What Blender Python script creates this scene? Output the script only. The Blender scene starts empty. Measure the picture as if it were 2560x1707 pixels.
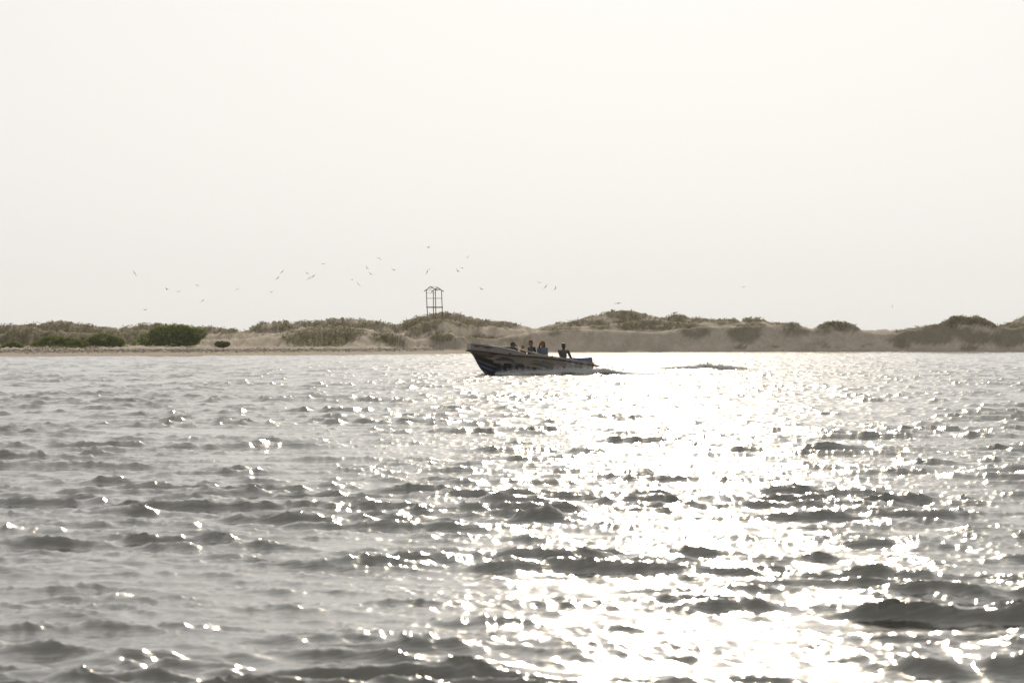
import bpy, bmesh, math, random
import numpy as np
from mathutils import Vector, Matrix

# ------------------------------------------------------------------ camera, world, sun, exposure
SC = bpy.context.scene
CAM_Z = 1.4
F = 9066.0            # focal length in pixels of the 2560 px wide photograph (127 mm lens)
HOR = 853.5           # row of the horizon
SUN_EL = math.radians(20.0)
SUN_AZ = math.radians(2.4)      # to the right of +Y

cam_d = bpy.data.cameras.new('camera')
cam = bpy.data.objects.new('camera', cam_d)
SC.collection.objects.link(cam)
cam.location = (0, 0, CAM_Z)
cam.rotation_euler = (math.radians(90), 0, 0)
cam_d.sensor_width = 36.0
cam_d.lens = F * 36.0 / 2560.0
cam_d.clip_start = 0.1
cam_d.clip_end = 6000
cam_d.dof.use_dof = True
cam_d.dof.focus_distance = 145.0
cam_d.dof.aperture_fstop = 10.0
SC.camera = cam

world = bpy.data.worlds.new('World')
SC.world = world
world.use_nodes = True
nt = world.node_tree
nt.nodes.clear()
sky = nt.nodes.new('ShaderNodeTexSky')
sky.sky_type = 'NISHITA'
sky.sun_disc = False
sky.sun_elevation = SUN_EL
sky.sun_rotation = SUN_AZ
sky.air_density = 1.0
sky.dust_density = 3.5
sky.ozone_density = 1.0
hsv = nt.nodes.new('ShaderNodeHueSaturation')
hsv.inputs['Saturation'].default_value = 0.25
flat = nt.nodes.new('ShaderNodeMix'); flat.data_type = 'RGBA'
flat.inputs[0].default_value = 0.957
flat.inputs[7].default_value = (6.15, 6.05, 5.86, 1)      # bright even haze veil
bg = nt.nodes.new('ShaderNodeBackground')
bg.inputs['Strength'].default_value = 0.12
wo = nt.nodes.new('ShaderNodeOutputWorld')
nt.links.new(sky.outputs[0], hsv.inputs['Color'])
nt.links.new(hsv.outputs[0], flat.inputs[6])
nt.links.new(flat.outputs[2], bg.inputs['Color'])
nt.links.new(bg.outputs[0], wo.inputs['Surface'])

sun_d = bpy.data.lights.new('sun', 'SUN')
sun_d.energy = 3.4
sun_d.angle = math.radians(0.6)
sun_d.color = (1.0, 0.86, 0.66)
sun = bpy.data.objects.new('sun', sun_d)
SC.collection.objects.link(sun)
sun_dir = Vector((math.sin(SUN_AZ) * math.cos(SUN_EL), math.cos(SUN_AZ) * math.cos(SUN_EL), math.sin(SUN_EL)))
sun.rotation_euler = sun_dir.to_track_quat('Z', 'Y').to_euler()
sun.location = sun_dir * 200

SC.render.engine = 'CYCLES'
SC.cycles.use_denoising = True
SC.cycles.max_bounces = 6
SC.cycles.transparent_max_bounces = 8
SC.cycles.caustics_reflective = False
SC.cycles.caustics_refractive = False
SC.view_settings.view_transform = 'Standard'
SC.view_settings.look = 'None'
SC.view_settings.gamma = 1.0
SC.view_settings.use_curve_mapping = False
SC.view_settings.exposure = 0.0

# ------------------------------------------------------------------ helpers
R = np.random.RandomState(7)
random.seed(7)
COL = SC.collection


def wx(px, d): return (px - 1280.0) / F * d
def wz(py, d): return CAM_Z - (py - HOR) / F * d


def tag(o, label=None, cat=None, group=None, kind=None):
    if label: o['label'] = label
    if cat: o['category'] = cat
    if group: o['group'] = group
    if kind: o['kind'] = kind
    return o


def empty(name, loc=(0, 0, 0), rz=0.0):
    o = bpy.data.objects.new(name, None)
    COL.objects.link(o)
    o.location = loc
    o.rotation_euler = (0, 0, rz)
    o.empty_display_size = 0.2
    return o


def mesh_np(name, V, Fc, mat=None, parent=None, smooth=True, attrs=None):
    """V (n,3) array, Fc (m,k) int array (all faces with k corners)."""
    V = np.asarray(V, dtype=np.float32)
    Fc = np.asarray(Fc, dtype=np.int32)
    m, k = Fc.shape
    me = bpy.data.meshes.new(name)
    me.vertices.add(len(V))
    me.vertices.foreach_set('co', V.ravel())
    me.loops.add(m * k)
    me.loops.foreach_set('vertex_index', Fc.ravel())
    me.polygons.add(m)
    me.polygons.foreach_set('loop_start', np.arange(0, m * k, k, dtype=np.int32))
    me.polygons.foreach_set('use_smooth', np.full(m, smooth, dtype=bool))
    me.update(calc_edges=True)
    if attrs:
        for an, arr in attrs.items():
            arr = np.asarray(arr, dtype=np.float32)
            if arr.ndim == 1:
                a = me.attributes.new(an, 'FLOAT', 'POINT')
                a.data.foreach_set('value', arr)
            else:
                a = me.attributes.new(an, 'FLOAT_COLOR', 'POINT')
                if arr.shape[1] == 3:
                    arr = np.concatenate([arr, np.ones((len(arr), 1), np.float32)], 1)
                a.data.foreach_set('color', arr.astype(np.float32).ravel())
    if mat: me.materials.append(mat)
    o = bpy.data.objects.new(name, me)
    COL.objects.link(o)
    if parent: o.parent = parent
    return o


def grid_faces(nr, nc):
    i = np.arange(nr - 1)[:, None] * nc + np.arange(nc - 1)[None, :]
    i = i.ravel()
    return np.stack([i, i + 1, i + nc + 1, i + nc], 1)


class MB:
    """collects simple closed shapes; build() links them as one mesh"""
    def __init__(s): s.v = []; s.f = []

    def add(s, V, Fs):
        b = len(s.v)
        s.v += [tuple(p) for p in V]
        s.f += [tuple(b + i for i in f) for f in Fs]
        return s

    def box(s, c, size, M=None):
        hx, hy, hz = [q / 2 for q in size]
        P = [Vector((x, y, z)) for z in (-hz, hz) for y in (-hy, hy) for x in (-hx, hx)]
        if M is not None: P = [M @ p for p in P]
        P = [p + Vector(c) for p in P]
        return s.add(P, [(0, 2, 3, 1), (4, 5, 7, 6), (0, 1, 5, 4), (2, 6, 7, 3), (0, 4, 6, 2), (1, 3, 7, 5)])

    def tube(s, pts, rad, n=8, caps=True):
        pts = [Vector(p) for p in pts]
        if not hasattr(rad, '__len__'): rad = [rad] * len(pts)
        rings = []
        for i, p in enumerate(pts):
            t = (pts[min(i + 1, len(pts) - 1)] - pts[max(i - 1, 0)]).normalized()
            up = Vector((0, 0, 1)) if abs(t.z) < 0.9 else Vector((1, 0, 0))
            a = t.cross(up).normalized(); b = t.cross(a).normalized()
            rings.append([p + (a * math.cos(2 * math.pi * k / n) + b * math.sin(2 * math.pi * k / n)) * rad[i] for k in range(n)])
        V = [q for r in rings for q in r]
        Fs = []
        for i in range(len(pts) - 1):
            for k in range(n):
                k2 = (k + 1) % n
                Fs.append((i * n + k, (i + 1) * n + k, (i + 1) * n + k2, i * n + k2))
        if caps:
            Fs.append(tuple(range(n))); Fs.append(tuple(reversed(range((len(pts) - 1) * n, len(pts) * n))))
        return s.add(V, Fs)

    def ell(s, c, r, M=None, nu=14, nv=9):
        V = []; Fs = []
        for j in range(nv + 1):
            th = math.pi * j / nv
            for i in range(nu):
                ph = 2 * math.pi * i / nu
                p = Vector((r[0] * math.sin(th) * math.cos(ph), r[1] * math.sin(th) * math.sin(ph), r[2] * math.cos(th)))
                if M is not None: p = M @ p
                V.append(p + Vector(c))
        for j in range(nv):
            for i in range(nu):
                i2 = (i + 1) % nu
                Fs.append((j * nu + i, (j + 1) * nu + i, (j + 1) * nu + i2, j * nu + i2))
        return s.add(V, Fs)

    def cap(s, a, b, ra, rb):
        """tapered capsule"""
        a = Vector(a); b = Vector(b); t = (b - a).normalized()
        pts = []; rad = []
        for k in range(4):
            an = math.pi / 2 * (k + 0.15) / 4
            pts.append(a - t * ra * math.cos(an)); rad.append(ra * math.sin(an))
        pts.append(a); rad.append(ra); pts.append(b); rad.append(rb)
        for k in range(3, -1, -1):
            an = math.pi / 2 * (k + 0.15) / 4
            pts.append(b + t * rb * math.cos(an)); rad.append(rb * math.sin(an))
        return s.tube(pts, rad, 12)

    def build(s, name, mat=None, parent=None, smooth=False, bevel=0, remesh=0):
        me = bpy.data.meshes.new(name)
        me.from_pydata([tuple(p) for p in s.v], [], s.f)
        bm = bmesh.new(); bm.from_mesh(me)
        bmesh.ops.remove_doubles(bm, verts=bm.verts, dist=1e-6)
        bmesh.ops.recalc_face_normals(bm, faces=bm.faces)
        bm.to_mesh(me); bm.free()
        if mat: me.materials.append(mat)
        if smooth: me.polygons.foreach_set('use_smooth', [True] * len(me.polygons))
        o = bpy.data.objects.new(name, me)
        COL.objects.link(o)
        if parent: o.parent = parent
        if bevel:
            m = o.modifiers.new('bevel', 'BEVEL'); m.width = bevel; m.segments = 2; m.limit_method = 'ANGLE'
        if remesh:
            m = o.modifiers.new('remesh', 'REMESH'); m.mode = 'VOXEL'; m.voxel_size = remesh; m.use_smooth_shade = True
            m = o.modifiers.new('smooth', 'SMOOTH'); m.iterations = 2; m.factor = 0.5
        return o


def mat(name, base=(0.5, 0.5, 0.5), rough=0.6, noise=None, spec=0.5, metal=0.0, bump=0.0, trans=0.0):
    """principled with a little procedural mottling; noise=(scale, amount)"""
    m = bpy.data.materials.new(name); m.use_nodes = True
    n = m.node_tree; p = n.nodes['Principled BSDF']
    p.inputs['Base Color'].default_value = (*base, 1)
    p.inputs['Roughness'].default_value = rough
    p.inputs['Specular IOR Level'].default_value = spec
    p.inputs['Metallic'].default_value = metal
    if noise:
        tc = n.nodes.new('ShaderNodeTexCoord')
        nz = n.nodes.new('ShaderNodeTexNoise'); nz.inputs['Scale'].default_value = noise[0]; nz.inputs['Detail'].default_value = 5
        n.links.new(tc.outputs['Object'], nz.inputs['Vector'])
        mr = n.nodes.new('ShaderNodeMapRange')
        mr.inputs[1].default_value = 0.25; mr.inputs[2].default_value = 0.75
        mr.inputs[3].default_value = 1 - noise[1]; mr.inputs[4].default_value = 1 + noise[1]
        n.links.new(nz.outputs[0], mr.inputs[0])
        mx = n.nodes.new('ShaderNodeVectorMath'); mx.operation = 'SCALE'
        mx.inputs[0].default_value = base
        n.links.new(mr.outputs[0], mx.inputs['Scale'])
        n.links.new(mx.outputs[0], p.inputs['Base Color'])
        if bump:
            bp = n.nodes.new('ShaderNodeBump'); bp.inputs['Strength'].default_value = bump; bp.inputs['Distance'].default_value = 0.02
            n.links.new(nz.outputs[0], bp.inputs['Height']); n.links.new(bp.outputs[0], p.inputs['Normal'])
    if trans:
        t = n.nodes.new('ShaderNodeBsdfTranslucent'); t.inputs[0].default_value = (*[min(1, c * 1.6) for c in base], 1)
        ms = n.nodes.new('ShaderNodeMixShader'); ms.inputs[0].default_value = trans
        n.links.new(p.outputs[0], ms.inputs[1]); n.links.new(t.outputs[0], ms.inputs[2])
        n.links.new(ms.outputs[0], n.nodes['Material Output'].inputs['Surface'])
    return m


def mat_attr(name, rough=0.8, trans=0.0, spec=0.2, warm=(1.5, 1.6, 0.7)):
    """colour comes from the point attribute 'col' (a property of the thing), optional leaf translucency"""
    m = bpy.data.materials.new(name); m.use_nodes = True
    n = m.node_tree; p = n.nodes['Principled BSDF']
    at = n.nodes.new('ShaderNodeAttribute'); at.attribute_name = 'col'
    n.links.new(at.outputs['Color'], p.inputs['Base Color'])
    p.inputs['Roughness'].default_value = rough
    p.inputs['Specular IOR Level'].default_value = spec
    if trans:
        t = n.nodes.new('ShaderNodeBsdfTranslucent')
        vm = n.nodes.new('ShaderNodeVectorMath'); vm.operation = 'MULTIPLY'; vm.inputs[1].default_value = warm
        n.links.new(at.outputs['Color'], vm.inputs[0]); n.links.new(vm.outputs[0], t.inputs[0])
        ms = n.nodes.new('ShaderNodeMixShader'); ms.inputs[0].default_value = trans
        n.links.new(p.outputs[0], ms.inputs[1]); n.links.new(t.outputs[0], ms.inputs[2])
        n.links.new(ms.outputs[0], n.nodes['Material Output'].inputs['Surface'])
    return m


def filt_noise(n, lo, hi, seed, slope=0.0):
    """periodic n x n noise with wavelengths lo..hi (in cells), unit rms"""
    r = np.random.RandomState(seed)
    w = np.fft.fft2(r.standard_normal((n, n)))
    k = np.hypot(*np.meshgrid(np.fft.fftfreq(n), np.fft.fftfreq(n), indexing='ij'))
    k[0, 0] = 1
    g = np.exp(-(k * lo) ** 2) * (1 - np.exp(-(k * hi) ** 2)) * k ** (-slope)
    g[0, 0] = 0
    a = np.real(np.fft.ifft2(w * g))
    return a / a.std()


def sample(tile, size, x, y):
    """bilinear sample of a periodic tile of side `size` metres"""
    n = tile.shape[0]
    u = (x / size * n) % n; v = (y / size * n) % n
    i = np.floor(u).astype(np.int64); j = np.floor(v).astype(np.int64)
    fu = u - i; fv = v - j
    i %= n; j %= n
    i2 = (i + 1) % n; j2 = (j + 1) % n
    return (tile[i, j] * (1 - fu) * (1 - fv) + tile[i2, j] * fu * (1 - fv) + tile[i, j2] * (1 - fu) * fv + tile[i2, j2] * fu * fv)


# ------------------------------------------------------------------ the shore line (distance of the water's edge by bearing)
S_PX = [-3000, 0, 600, 1000, 1300, 2560, 5500]
S_D = [322, 348, 371, 405, 450, 498, 520]
def shore(px): return np.interp(px, S_PX, S_D)


# ------------------------------------------------------------------ boat frame (needed by the water)
YAW = math.radians(25.0); PITCH = math.radians(6.5)
BOAT_M = Matrix.Translation((3.07, 152.85, -0.34)) @ Matrix.Rotation(math.pi + YAW, 4, 'Z') @ Matrix.Rotation(-PITCH, 4, 'Y')
BOAT_I = BOAT_M.inverted()
BL = 5.5
def half_beam(x): return np.interp(x, [0, 0.8, 1.6, 2.4, 3.2, 3.8, 4.3, 4.8, 5.15, 5.4, 5.5], [0.70, 0.76, 0.83, 0.88, 0.89, 0.87, 0.80, 0.66, 0.50, 0.33, 0.20])
def rail_z(x): return 0.75 + np.interp(x, [0, 0.8, 1.5, 2.2, 2.9, 3.6, 4.1, 4.9, 5.5], [0, 0.01, 0.045, 0.045, 0.035, -0.01, -0.025, 0, 0])


# ------------------------------------------------------------------ water
def ocean_tile(n, size, lam_lo, lam_hi, lam_p, rms, chop, seed, spread=2.0, ang=0.0, tail=4.0):
    r = np.random.RandomState(seed)
    fx = np.fft.fftfreq(n, size / n)
    KX, KY = np.meshgrid(fx, fx, indexing='ij')
    k = np.hypot(KX, KY); k[0, 0] = 1e9
    lam = 1.0 / k
    kp = 1.0 / lam_p
    P = k ** (-tail) * np.exp(-1.25 * (kp / k) ** 2)
    th = np.arctan2(KY, KX) - ang
    D = np.abs(np.cos(th)) ** (2 * spread) + 0.03
    band = 1 / (1 + (lam_lo / lam) ** 8) / (1 + (lam / lam_hi) ** 8)
    A = np.sqrt(P * D) * band
    A[0, 0] = 0
    H = np.fft.fft2(r.standard_normal((n, n))) * A
    h = np.real(np.fft.ifft2(H))
    sc = rms / h.std()
    kx = KX / k; ky = KY / k
    dx = np.real(np.fft.ifft2(-1j * kx * H)) * sc * chop * -1
    dy = np.real(np.fft.ifft2(-1j * ky * H)) * sc * chop * -1
    return h * sc, dx, dy


WANG = math.radians(80)      # direction in which the chop runs (crests lie roughly across the view)
A_T = ocean_tile(1024, 67.0, 0.45, 4.5, 1.6, 0.0140, 1.2, 11, 8.0, WANG, 3.8)
A2_T = ocean_tile(1024, 43.0, 0.35, 2.0, 0.9, 0.0075, 1.0, 12, 3.0, WANG + 0.35, 3.4)
B_T = ocean_tile(1024, 17.3, 0.14, 0.55, 0.5, 0.0052, 0.9, 13, 3.0, WANG - 0.45, 3.0)
C_T = ocean_tile(512, 4.7, 0.045, 0.25, 0.2, 0.0019, 0.9, 14, 2.5, WANG - 0.6, 2.6)
G_T = filt_noise(256, 6, 40, 15)      # gusts: modulates amplitude, tile 210 m


def water_disp(x, y):
    d = np.hypot(x, y)
    g = np.clip(0.95 + 0.22 * sample(G_T, 210.0, x, y), 0.35, 1.7)
    h1, x1, y1 = [sample(t, 67.0, x + 13, y + 5) for t in A_T]
    c, s = math.cos(0.3), math.sin(0.3)
    xr, yr = c * x - s * y, s * x + c * y
    h2, x2, y2 = [sample(t, 43.0, xr, yr) for t in A2_T]
    x2, y2 = c * x2 + s * y2, -s * x2 + c * y2
    a_ = 0.50; s_ = 0.0152
    h = s_ / a_ * (np.exp(a_ * np.clip((h1 + h2) * g / s_, -4, 2.5)) - math.exp(a_ * a_ / 2))      # narrow crests, wide flat troughs
    dx = (x1 + x2) * g; dy = (y1 + y2) * g
    # crests carry rougher little waves, troughs are slicker
    crest = np.clip((h1 + 0.5 * h2) / 0.016, -1.5, 2.5)
    gb = g * (1.0 + 0.35 * crest) * np.clip(145.0 / d, 0.15, 1.0)
    h3, x3, y3 = [sample(t, 17.3, x, y) for t in B_T]
    h += h3 * gb; dx += x3 * gb; dy += y3 * gb
    gc = np.clip(1.0 + 0.6 * crest, 0.25, 3) * np.clip(45.0 / d, 0, 1.0) ** 1.5
    h4, x4, y4 = [sample(t, 4.7, x, y) for t in C_T]
    h += h4 * gc; dx += x4 * gc; dy += y4 * gc
    return h, dx, dy


RIDGES = [  # explicit larger waves: px0, px1, foot row, height px, slant (metres of depth per metre across)
    (350, 900, 1120, 30, 0.35), (1970, 2340, 1127, 30, -0.10), (1735, 1890, 1143, 30, -0.2), (1785, 2060, 1252, 42, 0.1), (1250, 1460, 1305, 50, 0.1),
    (-60, 130, 1335, 52, -0.2), (2230, 2720, 1690, 105, -0.25), (1130, 1320, 1560, 45, -0.1), (960, 1140, 1610, 50, -0.25), (750, 940, 1308, 28, 0.0),
    (950, 1110, 1285, 26, 0.1), (985, 1080, 972, 15, 0.0), (1520, 1620, 964, 13, 0.0), (1460, 1600, 994, 15, 0.1), (190, 335, 1500, 46, -0.1),
    (2240, 2390, 1450, 36, 0.0), (800, 880, 941, 9, 0.0), (655, 740, 941, 8, 0.0), (1890, 2020, 1436, 30, -0.2), (2490, 2700, 972, 14, 0.0),
    (2070, 2200, 1270, 20, -0.2), (100, 420, 1420, 22, 0.1), (1480, 1700, 1500, 24, -0.1), (430, 560, 1230, 16, 0.0)]
def wave_ridges(x, y):
    out = np.zeros_like(x)
    for i, (p0, p1, py, hp, sl) in enumerate(RIDGES):
        yc = F * CAM_Z / (py - HOR)
        a = hp * yc / F * (0.55 if hp <= 20 else 0.62)
        xc = wx((p0 + p1) / 2, yc); w = (p1 - p0) / 2 * yc / F
        near = (np.abs(x - xc) < 2.2 * w + 1) & (np.abs(y - yc) < 6 + 12 * a)
        xs, ys = x[near] - xc, y[near] - yc
        v = ys - sl * xs - 0.18 * np.sin(xs * 4.1 / max(w, .4) + i) * w * 0.5 - a
        sf = 1.2 * a + 0.03; sb = 5.0 * a + 0.1
        pf = np.where(v < 0, 1 / (1 + (v / sf) ** 2) ** 1.5, 1 / (1 + (v / sb) ** 2) ** 1.5)
        along = np.exp(-(np.abs(xs) / (1.1 * w)) ** 3.0) * (0.62 + 0.16 * np.cos(xs * 4.3 / w + 1.7 * i) + 0.12 * np.cos(xs * 9.1 / w + 2.9 * i) + 0.06 * np.cos(xs * 17.0 / w + i))
        # fine streaks running down the face
        out[near] += a * pf * along * (1 + 0.035 * np.sin((xs - 0.5 * v) * 42 / (0.4 + w)) + 0.02 * np.sin((xs - 0.7 * v) * 97 / (0.4 + w)))
    return out


def water_extra(x, y, h):
    """shelving shore, hull footprint, bow wave and wake ridges"""
    px = 1280 + F * x / np.maximum(y, 1)
    sd = shore(px) - y
    h = h * np.clip(sd / 40.0, 0.12, 1.0)
    h = h + wave_ridges(x, y)
    # boat space
    M = np.array(BOAT_I)
    bx = M[0, 0] * x + M[0, 1] * y + M[0, 3]
    by = M[1, 0] * x + M[1, 1] * y + M[1, 3]
    near = np.exp(-(np.maximum(np.hypot((bx - 2.6) / 3.2, by / 1.6) - 1, 0) / 0.35) ** 2)
    h = h * (1 - 0.75 * near)
    # ridge pushed out on each side of the hull, running aft
    along = np.clip((4.7 - bx) / 4.7, 0, 1)
    for sgn in (1, -1):
        c = sgn * (0.55 + 0.75 * along + 0.12 * np.maximum(-bx, 0))
        amp = 0.20 * along ** 0.5 * np.exp(-np.maximum(-bx - 0.2, 0) / 1.1) * (bx < 4.7)
        h = h + amp * np.exp(-((by - c) / 0.26) ** 2)
    ins = (bx > 0.0) & (bx < 4.75) & (np.abs(by) < half_beam(bx) * 0.80)
    h = np.where(ins, -0.6, h)
    # wake crest left behind by the boat, seen right of the stern
    wxx = x - 9.2; wyy = y - 173.0 - 0.10 * wxx
    h = h + 0.20 * np.exp(-(wyy / 0.38) ** 2) * np.exp(-(wxx / 2.6) ** 4)
    h = h + 0.11 * np.exp(-((wyy + 1.2) / 0.6) ** 2) * np.exp(-((x - 8) / 3.6) ** 2)
    return h


def m_water():
    m = bpy.data.materials.new('water'); m.use_nodes = True
    n = m.node_tree; p = n.nodes['Principled BSDF']
    p.inputs['Base Color'].default_value = (0.018, 0.017, 0.007, 1)
    p.inputs['Roughness'].default_value = 0.10
    p.inputs['IOR'].default_value = 1.95
    p.inputs['Specular Tint'].default_value = (1.0, 0.99, 0.935, 1)
    tc = n.nodes.new('ShaderNodeTexCoord')
    mp = n.nodes.new('ShaderNodeMapping'); mp.inputs['Scale'].default_value = (0.4, 1.5, 1.0)
    mp.inputs['Rotation'].default_value = (0, 0, 0.35)
    n.links.new(tc.outputs['Object'], mp.inputs[0])
    last = None
    for sc_, dist, st in ((5.0, 0.018, 0.3), (15.0, 0.0090, 0.45), (44.0, 0.0024, 0.4)):
        nz = n.nodes.new('ShaderNodeTexNoise'); nz.inputs['Scale'].default_value = sc_
        nz.inputs['Detail'].default_value = 3; nz.inputs['Roughness'].default_value = 0.55
        n.links.new(mp.outputs[0], nz.inputs['Vector'])
        b = n.nodes.new('ShaderNodeBump'); b.inputs['Distance'].default_value = dist; b.inputs['Strength'].default_value = st
        n.links.new(nz.outputs[0], b.inputs['Height'])
        if last is not None: n.links.new(last.outputs[0], b.inputs['Normal'])
        last = b
    n.links.new(last.outputs[0], p.inputs['Normal'])
    return m


def build_water():
    NR, NC = 1330, 640
    rows = np.concatenate([np.geomspace(3, 13.0, 50)[:-1], np.geomspace(13.0, 520, NR), np.geomspace(524, 1200, 12)])
    u = np.linspace(-1, 1, NC)
    side = np.geomspace(1.02, 5.0, 26)
    u = np.concatenate([-side[::-1], u, side])
    hw = 0.1412 * 1.05 * rows + 0.45
    X = u[None, :] * hw[:, None]
    Y = np.repeat(rows[:, None], len(u), 1)
    x = X.ravel(); y = Y.ravel()
    h, dx, dy = water_disp(x, y)
    h = water_extra(x, y, h)
    k = np.clip((np.abs(h) < 0.55), 0, 1)
    V = np.stack([x + dx * k, y + dy * k, h], 1)
    o = mesh_np('water', V, grid_faces(len(rows), len(u)), m_water())
    tag(o, 'choppy grey green lagoon water glittering under the low sun', None, None, 'structure')
    return o


build_water()

# ------------------------------------------------------------------ sand dunes on the far shore
SKY_L = [(-3000, 815), (-400, 812), (0, 811), (54, 812), (95, 811), (131, 802), (158, 802.6), (190, 809.5), (226, 815), (299, 820), (340, 816), (362, 809), (381, 808), (408, 813.5), (446, 811), (468, 813.5), (503, 819), (544, 819), (585, 821.7), (603, 829), (613.6, 827), (632.6, 815), (660, 806.7), (695, 803), (714, 805), (730, 808), (750, 805), (774, 805), (796, 801), (831, 799), (886, 797), (913, 800), (954, 804), (986, 813.5), (995, 813.5), (1014, 803), (1046, 792), (1068, 788), (1103, 781), (1130, 782), (1158, 789), (1185, 795), (1226, 803), (1273, 805), (1300, 812), (1317, 819), (1340, 820), (1367, 814), (1394, 808), (1435, 803), (1462, 794), (1503, 786), (1525, 778), (1558, 777), (1585, 779), (1612, 786), (1639, 793), (1664, 797), (1680, 787), (1707, 787), (1721, 795.5), (1748, 795.5), (1775, 798), (1803, 798), (1843, 798), (1849, 802), (1865, 795), (1890, 795.5), (1911, 800), (1930, 808.5), (1947, 807), (1969, 808), (1996, 809), (2012, 819), (2032, 822), (2048, 816), (2064, 812), (2120, 812), (2159, 826), (2192, 825.5), (2233, 825.5), (2260, 824), (2315, 816), (2350, 812), (2480, 812), (2497, 815), (2516, 809), (2540, 800), (2560, 791), (2640, 782), (2800, 792), (3200, 800), (5500, 812)]
MID_L = [(-3000, 835), (-300, 832), (0, 838), (25, 826), (50, 815), (75, 818), (105, 826), (170, 830), (230, 834), (300, 832), (340, 826), (400, 822), (470, 830), (530, 836), (585, 833), (640, 831), (690, 834), (730, 822), (770, 816), (830, 814), (900, 820), (950, 832), (985, 834), (1005, 834), (1030, 816), (1060, 803), (1095, 797), (1130, 799), (1155, 806), (1180, 815), (1230, 816), (1300, 824), (1340, 826), (1420, 818), (1500, 814), (1545, 808), (1585, 802), (1640, 797), (1690, 805), (1750, 808), (1800, 803), (1850, 806), (1900, 806), (1950, 813), (2000, 820), (2200, 840), (3000, 830), (5500, 835)]
FRONT_L = [(-3000, 874), (0, 876), (260, 875), (330, 873), (400, 868), (480, 858), (520, 850), (560, 847), (600, 845), (660, 843), (710, 838), (745, 828), (790, 820), (850, 818), (895, 822), (925, 836), (945, 842), (965, 832), (985, 829), (1010, 835), (1024, 848), (1060, 846), (1085, 834), (1120, 830), (1145, 840), (1200, 846), (1240, 846), (1300, 834), (1360, 826), (1440, 823), (1530, 825), (1577, 827), (1612, 830), (1653, 829), (1700, 822), (1775, 815), (1843, 816), (1898, 815), (1939, 813), (1969, 809), (1996, 809), (2012, 822), (2032, 823), (2048, 813), (2064, 806), (2089, 803), (2116, 806), (2138, 813), (2159, 829), (2206, 833), (2241, 832), (2260, 825), (2295, 822), (2315, 814), (2350, 809), (2369, 798), (2383, 791), (2404, 790), (2423, 793), (2445, 790), (2464, 797), (2486, 808), (2497, 817), (2530, 820), (2560, 816), (2700, 802), (3000, 815), (5500, 830)]
def prof(L, px): return np.interp(px, [a for a, b in L], [b for a, b in L])
N_A = filt_noise(512, 5, 50, 31, 0.6)
N_B = filt_noise(512, 2, 9, 32, 0.3)
N_C = filt_noise(512, 3, 14, 33, 0.3)


def dune_h(px, off):
    """height of the sand at bearing px, `off` metres behind the water's edge"""
    s = shore(px)
    d = s + off
    x = wx(px, d)
    wob = sample(N_C, 300.0, x, d * 0 + 7.0) * np.clip((1500 - px) / 300, 0.25, 1)
    base = np.where(off < 0, 0.10 * off, np.minimum(0.055 * off, 0.55) + 0.010 * np.maximum(off - 10, 0)) + 0.05
    base = np.where(off > 150, np.maximum(base - (off - 150) * 0.05, -1.0), base)
    left = np.clip((1150 - px) / 250, 0, 1)
    out = []
    zc0 = wz(prof(FRONT_L, px), s + 8)
    for L, D, sf, sb, rd in ((FRONT_L, (3.0 + np.maximum(zc0, 0) / 0.5) * (1 - left) + 27 * left, 0.50 - 0.22 * left, 0.30, 1.2), (MID_L, 46.0, 0.42, 0.30, 2.0), (SKY_L, 92.0, 0.40, 0.35, 2.5)):
        D = D + wob * 3.0
        dc = s + D
        z = wz(prof(L, px), dc)
        u = off - D
        z = z - np.where(u < 0, sf * (np.sqrt(u * u + rd * rd) - rd), sb * (np.sqrt(u * u + rd * rd) - rd))
        out.append(z)
    k = 0.16
    zz = np.stack([base] + out, 0)
    m = zz.max(0)
    h = m + k * np.log(np.exp((zz - m) / k).sum(0))
    amp = np.clip(off / 18.0, 0, 1)
    h += amp * (0.10 * sample(N_A, 60.0, x, d) + 0.02 * sample(N_B, 22.0, x, d))
    return h


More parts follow.
